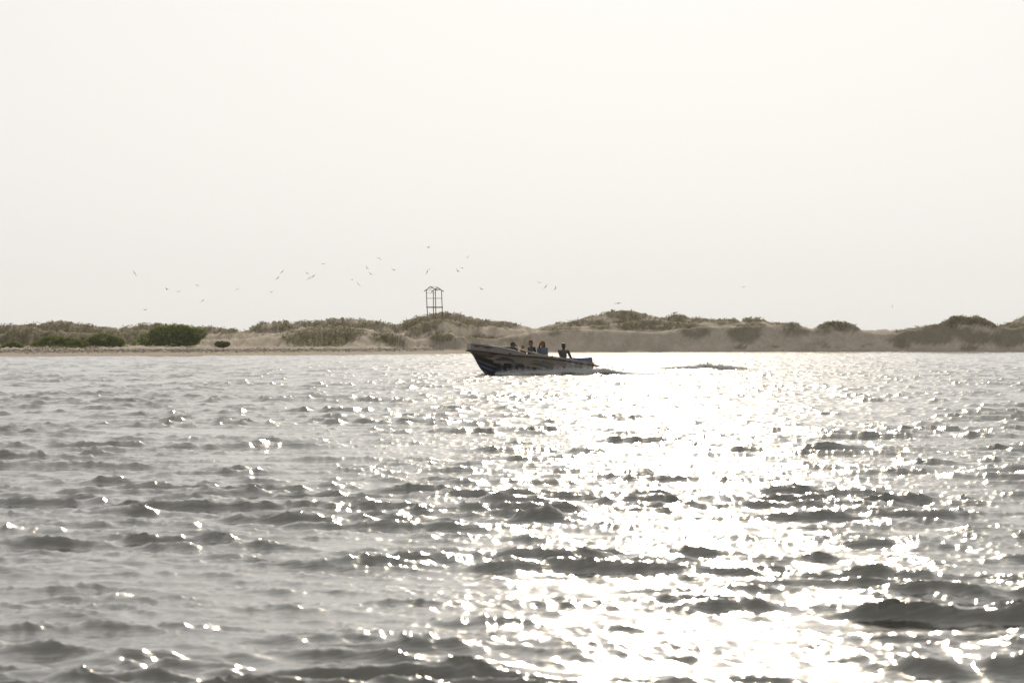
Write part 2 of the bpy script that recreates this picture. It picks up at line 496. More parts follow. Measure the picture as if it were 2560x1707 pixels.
VEG = [  # px, py, rx, ry, density: patches of creeping scrub
    (150, 836, 240, 36, .95), (420, 822, 90, 14, .9),
    (60, 835, 110, 22, .8), (190, 842, 130, 20, .75), (150, 812, 110, 12, .9), (290, 845, 70, 22, .8), (330, 830, 40, 18, .8),
    (390, 816, 40, 12, 1), (560, 826, 60, 9, 1), (650, 825, 25, 14, .9), (706, 818, 36, 14, .9), (820, 812, 75, 12, 1), (930, 812, 60, 9, .9),
    (800, 845, 95, 26, 1), (730, 845, 32, 12, .9), (860, 830, 60, 14, 1), (965, 843, 42, 15, 1), (990, 858, 24, 8, .9), (1000, 818, 30, 10, .8),
    (1050, 808, 55, 26, 1), (1030, 830, 36, 12, 1), (1100, 792, 70, 14, 1), (1180, 808, 60, 12, .9), (1103, 842, 34, 13, 1), (1200, 845, 60, 8, .8),
    (1260, 812, 40, 9, .9), (1270, 850, 30, 8, .6), (1450, 806, 70, 8, .9), (1570, 786, 60, 12, 1), (1400, 822, 60, 8, .7), (1390, 832, 18, 10, .8), (1500, 814, 30, 12, .7), (1560, 815, 25, 9, .7),
    (1600, 806, 70, 9, 1), (1580, 818, 40, 8, .9), (1690, 796, 28, 12, 1), (1650, 820, 50, 5, .8), (1700, 808, 60, 8, .7), (1810, 802, 40, 9, 1), (1740, 830, 40, 18, .75), (1720, 815, 30, 8, .7), (1760, 800, 40, 6, .7),
    (1880, 800, 34, 8, 1), (1860, 835, 45, 24, .8), (1850, 868, 18, 5, .8), (1930, 868, 22, 4, .6), (1890, 815, 26, 12, .7), (1990, 830, 40, 14, .7), (1980, 812, 30, 6, .9),
    (2090, 808, 50, 8, 1), (2120, 820, 40, 10, .8), (2060, 825, 30, 12, .5), (2060, 858, 12, 5, .6), (2080, 868, 40, 4, .4), (2150, 862, 40, 4, .4), (2030, 858, 25, 6, .5),
    (2290, 835, 60, 22, .9), (2240, 848, 30, 12, .8), (2380, 820, 60, 24, .9), (2330, 848, 60, 16, .85), (2255, 862, 24, 10, .9), (2430, 795, 60, 8, 1), (2490, 812, 30, 8, .9), (2440, 845, 50, 18, .85), (2520, 848, 50, 20, .95), (2420, 870, 26, 8, .8), (2540, 820, 40, 18, .8), (2550, 795, 20, 8, .8),
]
BARE = [(640, 838, 60, 7), (1010, 832, 26, 8), (1120, 815, 25, 8), (1150, 862, 120, 8), (1480, 850, 170, 20), (1990, 850, 90, 14), (2190, 838, 60, 20), (760, 872, 200, 8), (430, 878, 200, 6), (2420, 815, 40, 5)]


def veg_density(px, py, x, d):
    v = np.zeros_like(px)
    for cx, cy, rx, ry, de in VEG:
        q = ((px - cx) / rx) ** 2 + ((py - cy) / ry) ** 2
        v = np.maximum(v, de * np.clip(1.6 - 1.25 * q, 0, 1))
    sk = prof(SKY_L, px)
    v = np.maximum(v, 0.75 * np.clip(1 - (py - sk) / 9.0, 0, 1) * (((px < 1300) | (px > 1400)) & ((px < 2150) | (px > 2245)) & ((px < 2000) | (px > 2045))))
    v = np.where((px < 0) | (px > 2560), np.maximum(v, 0.55), v)
    n = 0.5 + 0.32 * sample(N_B, 20.0, x, d) + 0.28 * sample(N_A, 75.0, x, d)
    v = np.clip(v * 1.2 - (1 - np.clip(n, 0, 1)) * 0.45, 0, 1)
    for cx, cy, rx, ry in BARE:
        q = ((px - cx) / rx) ** 2 + ((py - cy) / ry) ** 2
        v = v * np.clip(q * 1.2 - 0.3, 0.08, 1)
    return v


def m_sand():
    m = bpy.data.materials.new('dune_sand'); m.use_nodes = True
    n = m.node_tree; p = n.nodes['Principled BSDF']
    p.inputs['Roughness'].default_value = 0.95; p.inputs['Specular IOR Level'].default_value = 0.1
    at = n.nodes.new('ShaderNodeAttribute'); at.attribute_name = 'col'
    tc = n.nodes.new('ShaderNodeTexCoord')
    nz = n.nodes.new('ShaderNodeTexNoise'); nz.inputs['Scale'].default_value = 0.9; nz.inputs['Detail'].default_value = 8; nz.inputs['Roughness'].default_value = 0.7
    n.links.new(tc.outputs['Object'], nz.inputs['Vector'])
    mr = n.nodes.new('ShaderNodeMapRange'); mr.inputs[1].default_value = .3; mr.inputs[2].default_value = .7; mr.inputs[3].default_value = .84; mr.inputs[4].default_value = 1.12
    n.links.new(nz.outputs[0], mr.inputs[0])
    vm = n.nodes.new('ShaderNodeVectorMath'); vm.operation = 'SCALE'
    n.links.new(at.outputs['Color'], vm.inputs[0]); n.links.new(mr.outputs[0], vm.inputs['Scale'])
    n.links.new(vm.outputs[0], p.inputs['Base Color'])
    b = n.nodes.new('ShaderNodeBump'); b.inputs['Distance'].default_value = 0.25; b.inputs['Strength'].default_value = 0.6
    n.links.new(nz.outputs[0], b.inputs['Height']); n.links.new(b.outputs[0], p.inputs['Normal'])
    return m


def build_dunes():
    pxs = np.concatenate([np.linspace(-3000, -440, 50)[:-1], np.arange(-440, 3000, 6.0), np.linspace(3000, 5500, 50)])
    offs = np.concatenate([np.arange(-14, 0, 2.0), np.arange(0, 60, 0.75), np.arange(60, 125, 1.5), np.linspace(126, 320, 14)])
    PX = np.repeat(pxs[None, :], len(offs), 0).ravel(); OF = np.repeat(offs[:, None], len(pxs), 1).ravel()
    h = dune_h(PX, OF)
    d = shore(PX) + OF; x = wx(PX, d)
    py = HOR + (CAM_Z - h) * F / d
    v = veg_density(PX, py, x, d)
    sand = np.array([0.36, 0.31, 0.25]); litter = np.array([0.14, 0.122, 0.085]); damp = np.array([0.16, 0.14, 0.115]); pale = np.array([0.27, 0.225, 0.17])
    vv = np.clip(v * 1.8, 0, 0.95)[:, None]
    c = sand[None, :] * (1 - vv) + litter[None, :] * vv
    left = np.clip((1250 - PX) / 300, 0, 1)
    wob = sample(N_A, 90.0, x, d)
    c = c * (1 - 0.22 * left * np.clip((20 - OF) / 8, 0, 1))[:, None]
    band = np.exp(-((OF - 7.2 - 0.5 * wob) / 3.4) ** 4) * (0.35 + 0.55 * left) * (0.75 + 0.25 * np.clip(sample(N_B, 15.0, x, d), -1, 1))
    c = c * (1 - band[:, None]) + damp[None, :] * band[:, None]
    edge = np.clip((3.4 - OF) / 1.0, 0, 1) * np.clip((1020 - PX) / 250, 0, 1)
    c = c * (1 - edge[:, None]) + pale[None, :] * edge[:, None]
    wet = np.clip((4 - OF) / 3, 0, 1) * np.clip((PX - 900) / 300, 0, 1) * 0.6
    c = c * (1 - wet[:, None]) + damp[None, :] * wet[:, None]
    # slumped layers in the right-hand sand bank
    lay = np.clip(np.sin(h * 9 + 1.5 * wob) * 1.4 - 0.5, 0, 1) * np.clip((PX - 1500) / 100, 0, 1) * np.clip(1 - np.abs(OF - 12) / 8, 0, 1) * np.clip(0.5 + sample(N_C, 90, x, d), 0, 1)
    c = c * (1 - 0.30 * lay[:, None])
    o = mesh_np('dunes', np.stack([x, d, h], 1), grid_faces(len(offs), len(pxs)), m_sand(), attrs={'col': c})
    tag(o, 'low sand dunes half grown over with scrub along the far shore', None, None, 'structure')


build_dunes()


def leaf_quads(P, size, rng, up=0.3, asp=0.55, flat=0.0):
    """one bent leaf (2 triangles) around each point; returns V, F (triangles)"""
    n = len(P)
    a = rng.standard_normal((n, 3)); a[:, 2] = np.abs(a[:, 2]) * (1 - flat) + up
    a /= np.linalg.norm(a, axis=1)[:, None]
    b = rng.standard_normal((n, 3)); b -= (b * a).sum(1)[:, None] * a
    b /= np.linalg.norm(b, axis=1)[:, None]
    s = size[:, None] if hasattr(size, '__len__') else size
    p0 = P - b * s * asp * 0.5; p1 = P + b * s * asp * 0.5
    p2 = P + a * s * 1.0
    V = np.stack([p0, p1, p2], 1).reshape(-1, 3)
    Fc = np.arange(n * 3).reshape(-1, 3)
    return V, Fc


M_SCRUB = mat_attr('scrub_leaf', 0.8, 0.35, 0.15)
M_BUSH = mat_attr('bush_leaf', 0.6, 0.38, 0.3)


def build_scrub():
    rng = np.random.RandomState(41)
    n = 420000
    px = rng.uniform(-260, 2820, n); off = rng.uniform(9, 104, n)
    h = dune_h(px, off); d = shore(px) + off; x = wx(px, d)
    py = HOR + (CAM_Z - h) * F / d
    v = veg_density(px, py, x, d)
    inside = (px > -40) & (px < 2600)
    # keep the slopes that look towards the water and the crests
    h2 = dune_h(px, off + 1.5)
    slope = np.clip((h2 - h) / 1.5, 0, 0.6)
    keep = (rng.uniform(0, 1, n) < v * np.where(inside, 1, 0.25) * (0.30 + 1.5 * slope)) & ((h2 - h) > -0.25)
    px, off, h, d, x, py, v = [q[keep] for q in (px, off, h, d, x, py, v)]
    m = len(px)
    sk = prof(SKY_L, px)
    crest = np.clip(1 - (py - sk) / 5, 0, 1)
    size = rng.uniform(0.10, 0.20, m) * (0.85 + 0.7 * crest * rng.uniform(0, 1, m))
    green = np.clip(0.45 + 0.4 * sample(N_A, 110.0, x, d) + 0.25 * rng.standard_normal(m) - 0.3 * (px < 350) - 0.25 * (px > 1700), 0, 1)
    ca = np.array([0.105, 0.102, 0.055]); cb = np.array([0.140, 0.118, 0.083])
    col = (cb[None, :] * (1 - green[:, None]) + ca[None, :] * green[:, None]) * rng.uniform(0.8, 1.2, m)[:, None]
    K = 5
    P = np.stack([x, d, h], 1)
    Pk = np.repeat(P, K, 0); sk_ = np.repeat(size, K)
    jit = rng.standard_normal((m * K, 3)) * sk_[:, None] * np.array([0.8, 0.8, 0.35]); jit[:, 2] = np.abs(jit[:, 2])
    V, Fc = leaf_quads(Pk + jit - np.array([0, 0, 0.03]), sk_ * rng.uniform(0.6, 1.2, m * K), rng, 0.3, 0.6)
    ck = np.repeat(np.repeat(col, K, 0), 3, 0)
    print('scrub tufts', m, 'tris', len(Fc))
    o = mesh_np('scrub', V, Fc, M_SCRUB, smooth=False, attrs={'col': ck})
    tag(o, 'brownish olive creeping scrub covering the dune crests and slopes', None, None, 'stuff')


build_scrub()


def build_wrack():
    rng = np.random.RandomState(43)
    n = 8000
    px = rng.uniform(-200, 1110, n); off = 7.5 + 1.9 * rng.standard_normal(n)
    px = np.concatenate([px, rng.uniform(1500, 2700, 500)]); off = np.concatenate([off, 3 + 1.5 * rng.standard_normal(500)])
    n = len(px)
    keep = sample(N_B, 30.0, wx(px, 350.0), off) > -0.5
    px, off = px[keep], off[keep]; n = len(px)
    d = shore(px) + off; x = wx(px, d); h = dune_h(px, off)
    s = rng.uniform(0.04, 0.11, n)
    tet = np.array([[1, 0, 0], [-.6, .8, 0], [-.6, -.8, 0], [0, 0, 0.55]])
    V = (np.stack([x, d, h], 1)[:, None, :] + tet[None, :, :] * s[:, None, None] * rng.uniform(0.6, 1.5, (n, 1, 3))).reshape(-1, 3)
    fc = np.array([[0, 1, 3], [1, 2, 3], [2, 0, 3]])
    Fc = (np.arange(n)[:, None, None] * 4 + fc[None]).reshape(-1, 3)
    o = mesh_np('strandline_wrack', V, Fc, mat('dry_wrack', (0.11, 0.092, 0.075), 0.9, (3, 0.4)), smooth=False)
    tag(o, 'dark line of dried weed and drift along the beach', None, None, 'stuff')


build_wrack()


# ------------------------------------------------------------------ big green bushes at the foot of the left dunes
M_TWIG = mat('bush_twig', (0.10, 0.075, 0.05), 0.9, (6, 0.3))
def bush(px, py_base, py_top, px0, px1, off, label, seed, lobes, leafn, tone=1.0):
    """lobes: list of (fx, fz, rx, rz) as fractions of the width and height"""
    rng = np.random.RandomState(seed)
    d = float(shore(px) + off)
    x0 = wx(px0, d); x1 = wx(px1, d); w = x1 - x0
    zb = float(dune_h(np.array([float(px)]), np.array([float(off)]))[0]) - 0.1
    ht = wz(py_top, d) - zb
    cx = wx(px, d)
    t = empty('bush', (cx, d, zb))
    tag(t, label, 'bush', 'green bushes at the foot of the left dunes')
    tw = MB()
    for k in range(9):
        a = rng.uniform(-1, 1); b = rng.uniform(-0.5, 0.5)
        tw.tube([(a * 0.10 * w, b * 0.3, 0), (a * 0.25 * w, b, ht * 0.35), (a * 0.40 * w, b * 1.6, ht * (0.55 + 0.2 * rng.rand()))], [0.07, 0.05, 0.02], 5)
    tw.build('stem', M_TWIG, t)
    wt = np.array([lb[2] * lb[3] for lb in lobes]); wt = wt / wt.sum()
    pts = []; cc = []
    for lb, q in zip(lobes, wt):
        m = int(leafn * q)
        u = rng.standard_normal((m, 3)); u /= np.linalg.norm(u, axis=1)[:, None]
        r = rng.uniform(0.72, 1.02, m) ** 0.7
        # lumpy outline
        lump = 1 + 0.10 * np.sin(u[:, 0] * 9 + seed) * np.cos(u[:, 2] * 8 + 2 * seed) + 0.06 * rng.standard_normal(m)
        c = np.array([x0 + lb[0] * w - cx, rng.uniform(-.3, .3), lb[1] * ht])
        R3 = np.array([lb[2] * w, lb[2] * w * 0.55, lb[3] * ht])
        p = c + u * R3 * (r * lump)[:, None]
        pts.append(p)
        g = rng.uniform(0.7, 1.3, m)
        cc.append(np.stack([0.11 * g, 0.13 * g, 0.045 * g], 1) * tone)
    P = np.concatenate(pts); Cc = np.concatenate(cc)
    ok = P[:, 2] > 0.02
    P = P[ok]; Cc = Cc[ok]
    V, Fc = leaf_quads(P, rng.uniform(0.10, 0.24, len(P)), rng, 0.15, 0.8)
    mesh_np('crown', V, Fc, M_BUSH, t, smooth=False, attrs={'col': np.repeat(Cc, 3, 0)})
    return t


bush(430, 871, 811, 335, 518, 27, 'largest dark green bush rising to the skyline on the left dunes', 1,
     [(.52, .45, .34, .50), (.30, .28, .26, .36), (.76, .52, .24, .34), (.10, .08, .14, .16), (.60, .75, .18, .24), (.42, .62, .2, .28), (.86, .55, .13, .2), (.5, .15, .40, .26), (.7, .3, .22, .3)], 10000)
bush(262, 870, 833, 214, 312, 26, 'rounded green bush left of the largest bush on the left shore', 2,
     [(.45, .48, .38, .48), (.75, .35, .25, .34), (.2, .30, .24, .34), (.5, .1, .5, .25)], 4500)
bush(140, 872, 840, 80, 214, 25, 'wide two humped green bush near the left end of the beach', 3,
     [(.38, .55, .26, .42), (.66, .45, .25, .38), (.14, .25, .16, .25), (.88, .3, .16, .26), (.5, .12, .5, .22)], 4500, 0.95)
bush(34, 875, 854, 0, 64, 22, 'small domed green bush at the left edge of the photo', 4,
     [(.48, .4, .36, .55), (.2, .2, .2, .3), (.8, .2, .2, .3)], 2000)
bush(553, 872, 853, 536, 576, 17, 'lone small green bush on open sand right of the largest bush', 5,
     [(.4, .45, .4, .5), (.75, .5, .22, .35)], 1200)


# ------------------------------------------------------------------ the wooden lookout frame on the highest left dune
M_POLE = mat('weathered_pole', (0.115, 0.09, 0.06), 0.9, (5, 0.35))
def tower():
    D = float(shore(1085)) + 92 - 2
    P = lambda px, py, dd=0.0: Vector((wx(px, D + dd), D + dd, wz(py, D + dd)))
    g = P(1085, 788)
    t = empty('lookout_tower', (g.x, g.y, g.z))
    tag(t, 'open wooden lookout frame with two gables standing on the dune crest', 'tower')
    px_m = F / D
    def part(name, *segs, r=0.05, n=7):
        m = MB()
        for s in segs: m.tube([q - g for q in s], r, n)
        return m.build(name, M_POLE, t, smooth=True)
    # square plan turned about 38 degrees: front pair P1,P3 nearer, back pair P2,P4 farther
    f, b = -0.55, 0.55
    part('post', [P(1069, 792, f), P(1067.2, 760, f), P(1066, 724.5, f)], r=0.060)
    part('post', [P(1089.7, 790, f), P(1089, 760, f), P(1088.4, 724, f)], r=0.060)
    part('post', [P(1083.8, 790, b), P(1083.6, 760, b), P(1083.4, 726, b)], r=0.058)
    part('post', [P(1106.2, 788, b), P(1104.8, 755, b), P(1103.8, 725, b)], r=0.060)
    # gables
    part('rafter', [P(1076.7, 716, f), P(1059.6, 729, f)], r=0.055)
    part('rafter', [P(1076.4, 716.2, f), P(1093.2, 726.8, f)], r=0.055)
    part('rafter', [P(1093.9, 718, b), P(1078.4, 730, b)], r=0.055)
    part('rafter', [P(1093.6, 718.2, b), P(1110, 729.3, b)], r=0.055)
    part('collar_tie', [P(1071, 720.6, f), P(1076, 721.4, f), P(1082, 720, f)], r=0.04)
    part('collar_tie', [P(1088, 722, b), P(1094, 723.2, b), P(1100, 723.4, b)], r=0.045)
    part('ridge_pole', [P(1076.7, 716.3, f), P(1093.9, 717.8, b)], r=0.020)
    part('eave_rail', [P(1064, 725.2, f), P(1083.4, 726.4, b)], r=0.028)
    part('eave_rail', [P(1088.4, 725, f), P(1105.5, 725.2, b)], r=0.028)
    part('rail', [P(1065, 732.6, f), P(1089, 732.4, f)], r=0.022)
    part('rail', [P(1065.2, 745.6, f), P(1090, 746, f)], r=0.034)
    part('rail', [P(1082.5, 746, b), P(1106, 745.5, b)], r=0.038)
    part('rail', [P(1066.6, 745.6, f), P(1083.5, 746, b)], r=0.028)
    part('floor_beam', [P(1065.6, 768.6, f), P(1091, 768.8, f)], r=0.050)
    part('floor_beam', [P(1082, 768.8, b), P(1107.6, 768.6, b)], r=0.050)
    n = 7
    for k in range(n):
        u = k / (n - 1)
        a = P(1067.0 + 22.2 * u, 767.4, f); c = P(1084.0 + 21.8 * u, 767.2, b)
        mid = (a + c) / 2 - g; v = (c - a)
        M = v.to_track_quat('Y', 'Z').to_matrix()
        m = MB(); m.box(mid, (0.17, v.length + 0.1, 0.05), M)
        m.build('plank', M_POLE, t)


tower()


# ------------------------------------------------------------------ birds
M_BIRD = mat('bird_plumage', (0.03, 0.028, 0.025), 0.7, (9, 0.3))
M_BIRDW = mat('bird_wing', (0.04, 0.037, 0.034), 0.7, (9, 0.3))
BMESH = {}
def bird_meshes(pose):
    """body, left wing, right wing, tail as shared meshes; pose = wing lift in degrees"""
    if pose in BMESH: return BMESH[pose]
    out = []
    b = MB(); b.ell((0, 0, 0), (0.20, 0.075, 0.075), None, 10, 7); b.ell((0.20, 0, 0.02), (0.06, 0.04, 0.04), None, 8, 6); b.tube([(0.24, 0, 0.02), (0.31, 0, 0.01)], [0.015, 0.003], 5)
    out.append(('body', b))
    for sg in (1, -1):
        w = MB(); a = math.radians(pose)
        p1 = Vector((0.03, sg * 0.20 * math.cos(a), 0.20 * math.sin(a)))
        p2 = p1 + Vector((-0.10, sg * 0.30 * math.cos(a * 0.35), 0.30 * math.sin(a * 0.35)))
        V = [(0.13, sg * 0.03, 0.02), (-0.10, sg * 0.03, 0.015), tuple(p1 + Vector((0.10, 0, 0.004))), tuple(p1 + Vector((-0.10, 0, 0))), tuple(p2 + Vector((-0.02, 0, 0.0))), tuple(p2 + Vector((-0.06, 0, 0)))]
        V2 = [(x, y, z - 0.035) for x, y, z in V]
        w.add(V + V2, [(0, 1, 3, 2), (2, 3, 5, 4), (6, 8, 9, 7), (8, 10, 11, 9), (0, 2, 8, 6), (2, 4, 10, 8), (1, 7, 9, 3), (3, 9, 11, 5), (4, 5, 11, 10), (0, 6, 7, 1)])
        out.append(('wing', w))
    tl = MB(); tl.add([(-0.16, 0.02, 0.01), (-0.16, -0.02, 0.01), (-0.34, 0.06, 0), (-0.34, -0.06, 0), (-0.16, 0.02, -0.01), (-0.16, -0.02, -0.01), (-0.34, 0.06, -0.01), (-0.34, -0.06, -0.01)],
                      [(0, 1, 3, 2), (4, 6, 7, 5), (0, 2, 6, 4), (1, 5, 7, 3), (2, 3, 7, 6), (0, 4, 5, 1)])
    out.append(('tail', tl))
    res = []
    for nm, m in out:
        o = m.build(nm, M_BIRDW if nm == 'wing' else M_BIRD, None, smooth=(nm == 'body'))
        me = o.data; bpy.data.objects.remove(o); res.append((nm, me))
    BMESH[pose] = res
    return res


BIRDS = [  # px, py, span scale, roll, pose, label
    (336.8, 683, 1.25, -58, 6, 'pale long winged bird banking steeply, farthest left of the flock'),
    (363.6, 775, 1.0, 12, 40, 'lowest bird on the left, just above the scrub skyline'),
    (416.6, 723.4, 1.0, -28, 48, 'small dark bird, left one of the level pair above the big bush'),
    (446.6, 729.5, 1.0, 5, 35, 'darkest small bird, right one of the level pair above the big bush'),
    (493, 713.8, .9, -25, 40, 'bird flying alone above and right of the pair over the big bush'),
    (506.5, 751.7, 1.05, 38, 8, 'tilted bird low over the dunes, below its neighbour right of the big bush'),
    (593.5, 723, .95, 18, 8, 'faint gliding bird alone between the left birds and the diagonal pair'),
    (705.5, 679.4, 1.1, 50, 14, 'upper bird of the diagonal pair left of the trio'),
    (694.5, 695.7, 1.15, 42, 28, 'lower bird of the diagonal pair left of the trio'),
    (679.2, 730.7, 1.0, 25, 40, 'bird directly below the diagonal pair, wings raised'),
    (768, 683.9, .95, -20, 42, 'upper left bird of the tight trio left of the tower'),
    (783, 690.8, 1.35, 40, 4, 'long winged slanting bird, right one of the tight trio'),
    (772.4, 696, 1.1, 45, 16, 'lowest bird of the tight trio left of the tower'),
    (808.8, 659.7, .95, 10, 5, 'bird seen edge on, flying above the tight trio'),
    (880.6, 699.2, .75, 0, 22, 'tiny bird just left of the bird that hangs lowest near the tower'),
    (895.6, 710.7, 1.1, -55, 30, 'lowest of the birds in the gap between the trio and the tower'),
    (917.5, 670.4, 1.05, -48, 32, 'bird with one wing up, below the curved winged bird'),
    (926.7, 684.6, 1.1, -35, 10, 'bird slanting down to the right, under the one wing up bird'),
    (948.7, 645.6, 1.1, -30, -22, 'bird with wings curved downward, upper left of the tower'),
    (984.4, 675.5, 1.05, -12, 44, 'bird with raised wings alone midway to the tower top'),
    (1071, 619, 1.0, 8, 46, 'highest bird of all, straight above the tower'),
    (1169.5, 643.6, .95, 25, 36, 'highest bird right of the tower'),
    (1155.3, 669.6, .85, -12, -20, 'upper bird of the close pair right of the tower'),
    (1144, 677.6, 1.15, -40, 34, 'lower bird of the close pair right of the tower'),
    (1072.6, 674.3, .8, 30, 25, 'small upper bird of the pair right over the tower roof'),
    (1068, 679.5, 1.2, 72, 18, 'steeply banked lower bird of the pair over the tower roof'),
    (1203, 723, 1.15, -30, 38, 'bird low in the sky between the tower and the boat'),
    (1347.8, 706.6, .95, -22, 30, 'left bird of the row of three above the boat passengers'),
    (1364.5, 716.4, 1.25, 52, 14, 'middle bird of the row of three above the boat passengers'),
    (1389.4, 720.7, 1.15, 68, 34, 'right bird of the row of three above the boat passengers'),
    (1859, 718, .9, 5, 22, 'lone dark bird high over the right hand dunes'),
    (1545.4, 758, 1.5, 6, 3, 'wide winged bird gliding just above the tallest right hand dune'),
    (2231, 766, .7, 85, 10, 'very faint bird standing on a wing tip, farthest right over the dune gap'),
]
def birds():
    for i, (px, py, sc_, roll, pose, lab) in enumerate(BIRDS):
        D = 420 + 60 * ((i * 37) % 10) / 10.0
        s = 0.62 * sc_ * D / 420
        t = empty('bird', (wx(px, D), D, wz(py, D)))
        tag(t, lab, 'bird', 'seabirds flying over the dunes')
        hd = math.radians(90 + 25 * math.sin(i * 2.1))       # flying towards or away, wings spread across the view
        if i % 3 == 1: hd += math.pi
        t.rotation_euler = (math.radians(-roll if i % 3 == 1 else roll) , 0, hd)
        t.rotation_euler = (Matrix.Rotation(math.radians(-roll), 3, 'Y') @ Matrix.Rotation(hd, 3, 'Z')).to_euler()
        t.scale = (s, s, s)
        for nm, me in bird_meshes(pose):
            o = bpy.data.objects.new(nm, me); COL.objects.link(o); o.parent = t


birds()


# ------------------------------------------------------------------ pale things lying on the dark strand line of the left beach
M_PALE = mat('pale_debris', (0.72, 0.70, 0.66), 0.6, (12, 0.15))
DEB = [(53, 875.5, 7, 3.4, 'largest pale scrap, farthest left on the dark strand line'), (103.5, 876, 4, 2, 'small pale scrap between the two larger ones by the left bush'),
       (130, 877.3, 6, 1.6, 'flat pale scrap below the two humped bush'), (138, 873, 3, 1.4, 'tiny pale scrap just above the flat scrap by the two humped bush'),
       (190, 875.6, 3, 1.3, 'faint pale scrap below the left foot of the rounded bush'), (488.5, 875.4, 3, 1.3, 'tiny pale scrap left of the side by side pair on the strand'),
       (503, 875.4, 3.4, 1.8, 'left scrap of the side by side pair on the strand line'), (510.5, 875.3, 6.5, 2, 'right and longer scrap of the side by side pair on the strand'),
       (564, 874.5, 5, 2, 'pale scrap right below the lone small bush'), (596, 874, 5, 2.2, 'pale scrap farthest right on the strand line')]
for i, (px, py, w, h, lab) in enumerate(DEB):
    off = 9.0; lo = 5.0
    for _ in range(30):                     # find the beach point seen at that row
        d = float(shore(px)) + off
        zz = float(dune_h(np.array([float(px)]), np.array([off]))[0])
        off += 0.35 * ((HOR + (CAM_Z - zz) * F / d) - py)
        off = min(max(off, 3), 22)
    d = float(shore(px)) + off
    s = d / F
    rng = random.Random(i)
    m = MB()
    hw, hh = w * s / 2, h * s
    m.ell((0, 0, hh * 0.5), (hw, hw * 0.7, hh * 0.55), None, 9, 6)
    m.ell((hw * 0.5, 0.02, hh * 0.8), (hw * 0.35, hw * 0.3, hh * 0.4), Matrix.Rotation(0.5, 3, 'Y'), 7, 5)
    m.v = [(x + rng.uniform(-.15, .15) * hw, y, z + rng.uniform(-.12, .12) * hh) for x, y, z in m.v]
    o = m.build('debris_scrap', M_PALE)
    o.location = (wx(px, d), d, zz)
    tag(o, lab, 'debris', 'pale scraps on the left beach')


# ------------------------------------------------------------------ the motor boat
def poly_in(P, x, y):
    """boolean mask of points inside polygon P (list of (x,y))"""
    ins = np.zeros(x.shape, bool)
    n = len(P)
    for i in range(n):
        x1, y1 = P[i]; x2, y2 = P[(i + 1) % n]
        if y1 == y2: continue
        c = ((y1 > y) != (y2 > y)) & (x < (x2 - x1) * (y - y1) / (y2 - y1) + x1)
        ins ^= c
    return ins


